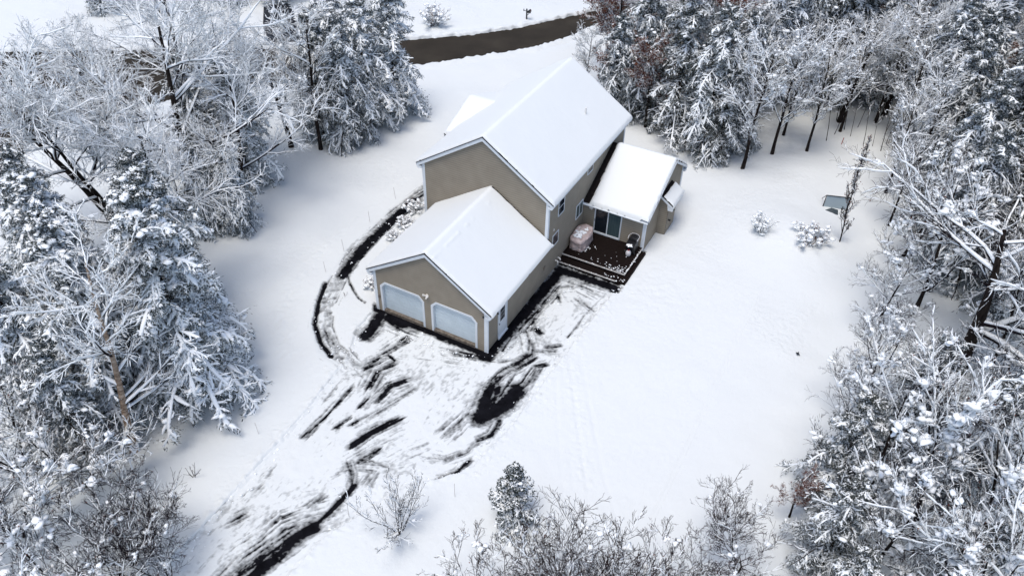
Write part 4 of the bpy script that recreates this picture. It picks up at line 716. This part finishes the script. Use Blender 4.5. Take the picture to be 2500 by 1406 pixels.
# ------------------------------------------------------------------ planting
T = 'deciduous tree'; H_ = 'conifer tree'
plant(DA, -23.4, 1.8, 'wide white frosted bare tree arching over the road at upper left', T, s=1.1, rot=.4)
plant(DB, -26.2, -2.0, 'leaning bare tree with long snowy limb reaching over the left road edge', T, s=1.02, rot=2.6)
plant(DA, -29.5, 7.8, 'lacy frosted tree nearest to the road junction at upper left', T, s=.98, rot=2.0)
plant(DA, -35.0, 5.0, 'lacy frosted tree on the road verge in the upper left corner', T, s=.70, rot=5.2)
plant(DC, -31.2, 3.0, 'bare snow coated tree between the leaning tree and the road', T, s=.85, rot=3.0)
plant(DA, -20.4, 3.4, 'frosted tree with low wide branches at the clearing edge right of the arching tree', T, s=.78, rot=1.2)
plant(DA, -19.6, -2.4, 'frosted broad tree rising behind the snow laden conifers', T, s=.80, rot=5.0)
plant(CH2, -22.3, 5.8, 'drooping snowy conifer at the clearing edge right of the arching bare tree', H_, s=.72, rot=.3)
plant(CI, -25.2, 8.0, 'shaded conifer beside the road, left of the two conifer groups', H_, s=.75, rot=4.0)
plant(CI, -20.6, .6, 'low conifer under the frosted branches at the clearing edge', H_, s=.55, rot=3.0)
plant(DC, -21.0, 11.9, 'tall dark trunked tree with frosted crown in front of the roadside conifers', T, s=1.12, rot=2.1)
plant(CI, -22.4, 14.0, 'dark conifer behind the tall dark trunk near the road', H_, s=.80, rot=1.0)
plant(CI, -19.8, 13.9, 'conifer with drooping snowy boughs right of the tall dark trunk', H_, s=.82, rot=5.2)
plant(CH2, -20.4, 17.0, 'snowy conifer in the middle of the roadside conifer group', H_, s=.78, rot=2.2)
plant(CH_, -19.7, 19.8, 'heavily snow laden conifer nearest to the road and the yard', H_, s=.80, rot=.9)
plant(CK, -23.8, 18.0, 'snowy pine closest to the road behind the conifer group', H_, s=.72, rot=.2)
plant(DA, -23.0, 11.0, 'frosted tree with thin branches crossing in front of the road between the tree groups', T, s=.72, rot=4.2)
plant(CH_, -11.0, -10.0, 'broad snow laden conifer reaching toward the curved footpath', H_, s=.92, rot=.6)
plant(CH2, -14.0, -8.0, 'snow laden conifer directly behind the broad one', H_, s=.90, rot=2.4)
plant(CI, -16.6, -6.0, 'dark sparse conifer with little snow below the leaning tree', H_, s=.88, rot=1.4)
plant(CH2, -18.2, -10.6, 'snow laden conifer at the left picture edge', H_, s=.88, rot=4.4)
plant(CH_, -14.0, -12.6, 'snow laden conifer just behind the peeling birch', H_, s=.86, rot=3.4)
plant(CH2, -16.6, -14.4, 'lower left conifer behind the twiggy young trees', H_, s=.80, rot=1.9)
plant(CI, -12.9, -15.6, 'dark low conifer right behind the twiggy young trees', H_, s=.60, rot=.9)
plant(DC, -13.0, -11.0, 'fine twigged frosted tree standing among the snow laden conifers', T, s=.9, rot=2.0)
plant(BI, -11.4, -14.2, 'birch with peeling tan bark leaning left over the snowy conifers', 'birch tree', s=1.0, rot=0)
G1 = 'young bare trees at the lower left'
for i, (x_, y_, k, s_, lb) in enumerate(((-11.6, -16.6, BV, .85, 'snow flecked young bare tree just below the birch foot'), (-6.6, -18.4, BW, .72, 'dark twigged young tree in the middle of the lower left group'), (-4.6, -18.3, BW, .62, 'dark twigged small tree nearest to the driveway at the bottom'), (-14.6, -17.6, BV, .95, 'young bare tree against the left edge below the conifers'), (-7.8, -20.8, BV, .9, 'twiggy young tree at the bottom edge, left'), (-12.0, -19.8, BV, 1.0, 'snow clumped young tree near the lower left corner'), (-5.6, -20.4, BW, .75, 'dark twigged young tree rising from below the bottom edge'), (-10.6, -22.2, BW, .95, 'young tree farthest into the lower left corner'))):
    plant(k, x_, y_, lb, 'bare tree', G1, s=s_, rot=i*1.3)
# right side
plant(DC, 7.0, 25.6, 'bare snowy tree with dark slim trunk at the wood edge right of the house', T, s=1.0, rot=.8)
plant(DC, 8.4, 28.6, 'crooked dark trunked tree just behind the slim one at the wood edge', T, s=.95, rot=2.8)
plant(CI, 3.6, 26.6, 'drooping dark hemlock behind the sunroom with boughs to the ground', H_, s=.92, rot=1.1)
plant(CJ, .6, 28.2, 'dark hemlock behind the main roof corner', H_, s=.92, rot=2.2)
plant(CI, -2.6, 29.6, 'hemlock with thin snow behind the right roof slope', H_, s=.9, rot=3.3)
plant(DD, -5.6, 30.5, 'brown leaved tree behind the main roof ridge', T, s=1.0, rot=.5)
plant(DD, -7.6, 35.5, 'brown leaved tree reaching over the road near the mailbox', T, s=1.0, rot=2.5)
plant(DD, 1.8, 31.0, 'rusty leaved tree among the dark hemlocks behind the house', T, s=1.0, rot=4.5)
plant(DC, -8.2, 31.2, 'frosted tree with branches drooping over the far end of the main roof', T, s=.55, rot=1.5)
for x_, y_, k, s_, r_, lb in ((5.2, 28.8, CI, .85, 2.0, 'hemlock filling the wood edge between slim bare tree and dark hemlocks'), (2.2, 29.6, DC, 1.0, 1.0, 'bare snowy tree standing between the dark hemlocks'), (-1.4, 27.6, DD, .72, 2.0, 'rusty leaved small tree directly behind the right roof slope'), (4.9, 25.9, CJ, .55, 4.0, 'low hemlock boughs at the wood edge right of the sunroom'), (-4.2, 28.2, CI, .7, 3.0, 'hemlock peeking over the far end of the main roof')):
    plant(k, x_, y_, lb, H_ if k in (CI, CJ) else T, None, s=s_, rot=r_)
for x_, y_, s_, lb in ((16.8, 27.6, .72, 'small snowy bare tree at the right end of the wood edge gap'), (18.2, 30.0, .85, 'snowy bare tree closing the right side of the wood edge gap'), (10.6, 30.4, .82, 'slim snowy tree just right of the crooked dark trunked tree'), (17.6, 23.6, .6, 'little snowy bare tree behind the columnar sapling'), (12.2, 35.0, .8, 'slim snowy tree standing left among the wood edge saplings'), (16.4, 34.6, .85, 'slim snowy tree standing right among the wood edge saplings'), (14.4, 37.8, .9, 'slim snowy tree behind the wood edge saplings')): plant(DC, x_, y_, lb, T, None, s=s_, rot=x_)
plant(SA, 15.1, 19.4, 'columnar twiggy sapling standing in front of the net goal', 'sapling', s=.95, rot=0)
plant(OAK, 23.1, 11.4, 'large dark trunked oak with thick snow covered limbs at the right', 'oak tree', s=1.0, rot=0)
rl = [(21.2, 7.8, DF, .50, 'thin bare tree just left of the oak trunk foot'), (25.0, 8.6, DF, .6, 'slender bare tree just right of the oak trunk'), (24.6, 12.4, DF, .8, 'slender bare tree close behind the oak trunk'), (18.6, 12.6, DF, .6, 'small bare tree under the left limbs of the oak'), (20.6, 25.0, CI, .9, 'dark hemlock behind the big oak, nearest to the goal'), (24.4, 22.5, CJ, 1.05, 'dark green conifer above the oak at the right edge'), (22.6, 29.5, CJ, 1.0, 'dark conifer farther back behind the oak'), (26.8, 27.5, CJ, 1.1, 'tall dark conifer cut by the right edge'), (18.9, 20.6, DE, .8, 'snow clumped bare tree between the goal and the dark hemlocks'), (21.6, 19.6, CI, .85, 'snowy conifer right behind the oak crown'), (20.4, 15.8, DF, .95, 'snow clumped bare tree above and left of the oak'), (24.8, 17.4, CI, .9, 'dark conifer directly behind the oak'), (27.2, 18.0, DE, 1.1, 'bare snow clumped tree at the right edge above the oak'),
(19.0, 7.2, DF, .55, 'fine twigged bare tree reaching over the lawn left of the oak trunk'), (27.0, 10.0, DE, .9, 'dark stemmed bare tree just right of the oak'), (18.6, 3.2, DF, .75, 'bare tree with fine snowy twigs fanning over the lower right lawn'), (20.8, 3.4, CI, .66, 'snowy conifer below the oak, deeper in the wood'), (18.4, -.6, CJ, .55, 'feathery conifer whose left boughs reach farthest over the lawn'), (19.8, -1.0, DF, .85, 'bare tree behind the feathery conifer'), (23.4, 2.6, CI, .62, 'dark conifer deep in the lower right wood'), (22.4, -1.6, DE, .95, 'snow clumped bare tree in the lower right wood'), (19.0, -4.6, CJ, .5, 'feathery low conifer nearest to the small bare tree'), (20.8, -4.2, DF, .78, 'bare snow clumped tree near the bottom edge, lower right'), (25.2, -.4, DE, .95, 'bare snow clumped tree at the right edge, lower right'), (23.6, -4.4, CI, .55, 'snowy conifer near the bottom right corner'), (26.2, 4.0, CI, .7, 'snowy conifer at the right edge below the oak'), (24.8, -4.6, DE, .85, 'snow clumped tree in the far lower right corner'), (22.2, -6.2, DE, .7, 'snow clumped tree cut by the bottom edge, lower right'), (19.8, -6.6, CJ, .42, 'small feathery conifer cut by the bottom edge')]
for i, (x_, y_, k, s_, lb) in enumerate(rl): plant(k, x_, y_, lb, H_ if k in (CJ, CI) else T, None, s=s_, rot=i*2.3+1)
plant(BU, 15.9, -6.2, 'small bare dark stemmed tree at the bottom right of the lawn', T, s=.66, rot=3.0)
plant(DD, 17.2, -2.4, 'rust leaved little tree between the bare one and the feathery conifer', T, s=.33, rot=3.0)
G2 = 'twiggy brown tree tops along the bottom edge'
for i, (x_, y_, k, s_, lb) in enumerate(((7.6, -14.4, BU, .72, 'brown twigged tree top at the bottom edge, leftmost of the row'), (10.4, -12.0, BU, .82, 'brown twigged tree top just right of the small spruce'), (12.0, -10.5, BU, .9, 'tallest brown twigged tree top in the middle of the bottom edge'), (14.0, -10.3, BU, .68, 'brown twigged tree top at the bottom edge, rightmost of the row'), (12.4, -13.2, BU, .8, 'brown twigged tree top cut by the bottom edge, right of the middle'))):
    plant(k, x_, y_, lb, 'bare tree', G2, s=s_, rot=i*2.1+.4)
plant(SP, 6.4, -8.6, 'small snow dusted spruce standing alone on the lower lawn', 'spruce tree', s=.95)
plant(B3, 2.2, -11.7, 'leafless vase shaped shrub beside the lower driveway', 'shrub', s=1.0, z=GZ+.05)
plant(B1, 10.3, 17.9, 'low spreading snowy shrub on the lawn right of the sunroom', 'shrub', s=.95, z=GZ+.35)
plant(B2, 13.4, 18.2, 'round brown twigged shrub full of snow beside the columnar sapling', 'shrub', s=1.0, z=GZ+.3)
plant(B2, -26.4, 35.8, 'reddish brown shrub beyond the road left of the mailbox', 'shrub', s=1.25, rot=2)
G3 = 'low snowy shrubs in the garage bed'
for i, (x_, y_, s_, lb) in enumerate(((-10.8, 9.0, 1.15, 'snowy bed shrub nearest the main house corner'), (-10.3, 7.4, 1.05, 'snowy bed shrub between footpath and garage roof edge, second from the house'), (-10.3, 5.9, .9, 'brown twigged bed shrub beside the footpath, third from the house'), (-8.7, 2.6, 1.0, 'snow clumped bed shrub just left of the garage gable'), (-8.5, 1.3, .95, 'snow clumped bed shrub at the garage front corner'), (-9.6, 3.6, .5, 'tiny bed shrub below the garage eave'))):
    plant(B4, x_, y_, lb, 'shrub', G3, s=s_, rot=i*1.7)
for i, (x_, y_, s_, lb) in enumerate(((-7.8, -13.9, 1.0, 'bare V shaped weed poking from the left lawn'), (-9.5, -.2, .5, 'thin dead weed stalks beside the curved bed edging'))): plant(B5, x_, y_, lb, 'weed', None, s=s_, rot=i)
# trees beyond the road, top left
for i, (x_, y_, k, s_, lb) in enumerate(((-43.5, 33.5, CJ, .8, 'dark conifer beside the neighbour driveway across the road'), (-47.5, 30.5, CI, .85, 'conifer across the road, left of the neighbour driveway'), (-37.0, 34.5, DC, .8, 'bare tree across the road right of the neighbour driveway'), (-36.5, 39.5, CI, .8, 'conifer across the road right of the neighbour driveway'), (-51, 24.5, DC, .9, 'bare frosted tree across the road at the upper left'), (-56, 22.5, CI, .8, 'conifer across the road at the upper left corner'), (-41, 38, DC, .85, 'bare tree behind the neighbour driveway'))):
    plant(k, x_, y_, lb, H_ if k in (CJ, CI) else T, 'trees across the road', s=s_, rot=i*1.9)
for i, (x_, y_, k, s_, lb) in enumerate(((-24.0, -8.0, CI, .8, 'conifer outside the left edge with boughs reaching in'), (-25.2, 4.8, CJ, .72, 'dark conifer beneath the arching bare tree'), (-19.2, 1.5, CI, .55, 'short snowy conifer at the clearing edge below the arching tree'))):
    plant(k, x_, y_, lb, H_ if k in (CJ, CI) else T, None, s=s_, rot=i*1.9+.5)
# saplings at the wood edge
rs = np.random.RandomState(77); G4 = 'thin leaning saplings at the wood edge'
for i in range(34):
    x_, y_ = 11.5+rs.rand()*7.5, 32.5+rs.rand()*7.0; plant(SB, x_, y_, 'thin dark leaning sapling among others in the gap at the wood edge', 'sapling', G4, s=.6+.4*rs.rand(), rot=rs.rand()*6.28)
# the wood behind: every tree on its own
rs = np.random.RandomState(5); done = []; G5 = 'snowy trees of the wood behind the house'
kinds = [(DC, 'bare snow covered tree inside the wood behind the house', T), (CI, 'snow laden hemlock inside the wood behind the house', H_), (DD, 'brown leaved snowy tree inside the wood behind the house', T), (DC, 'bare snow covered tree inside the wood behind the house', T), (CJ, 'dark patchy hemlock inside the wood behind the house', H_), (CK, 'tall snow laden pine inside the wood behind the house', H_), (DA, 'broad frosted tree inside the wood behind the house', T)]
def edge_y(x_): return float(np.interp(x_, [-8, 2, 6, 8, 10.5, 13, 17, 20, 22, 45], [33, 30.5, 27.5, 30.0, 32.5, 37.5, 37.5, 31, 28, 33]))
for gy_ in np.arange(27, 88, 3.05):
    for gx_ in np.arange(-14, 40, 3.1):
        x_, y_ = gx_+rs.uniform(-1.2, 1.2), gy_+rs.uniform(-1.2, 1.2); nx_ = -12.9 + (y_-44.6)*.58 if y_ > 44 else -7.5
        if y_ < edge_y(x_) or x_ < nx_+3.5 or (y_ > 70 and x_ < 8) or x_ > 23.5 + (y_-20)*.13: continue
        if any((x_-a_)**2+(y_-b_)**2 < 5 for a_, b_ in ((20.6, 25), (22.6, 29.5), (26.8, 27.5), (8.4, 28.6), (7, 25.6))): continue
        j = rs.randint(len(kinds)); s_ = rs.uniform(.75, 1.05)*(.78 if kinds[j][0] is DA else 1); depth = 'front edge' if y_ < 38 else 'middle' if y_ < 50 else 'far part'; side = 'near the right picture edge' if x_ > 17 else 'right of the house' if x_ > 5 else 'behind the house'
        plant(kinds[j][0], x_, y_, kinds[j][1].replace('inside the wood behind the house', 'in the ' + depth + ' of the wood ' + side), kinds[j][2], G5, s=s_, rot=rs.rand()*6.28)
print('trees', len([o for o in bpy.data.objects if o.type == 'EMPTY']))
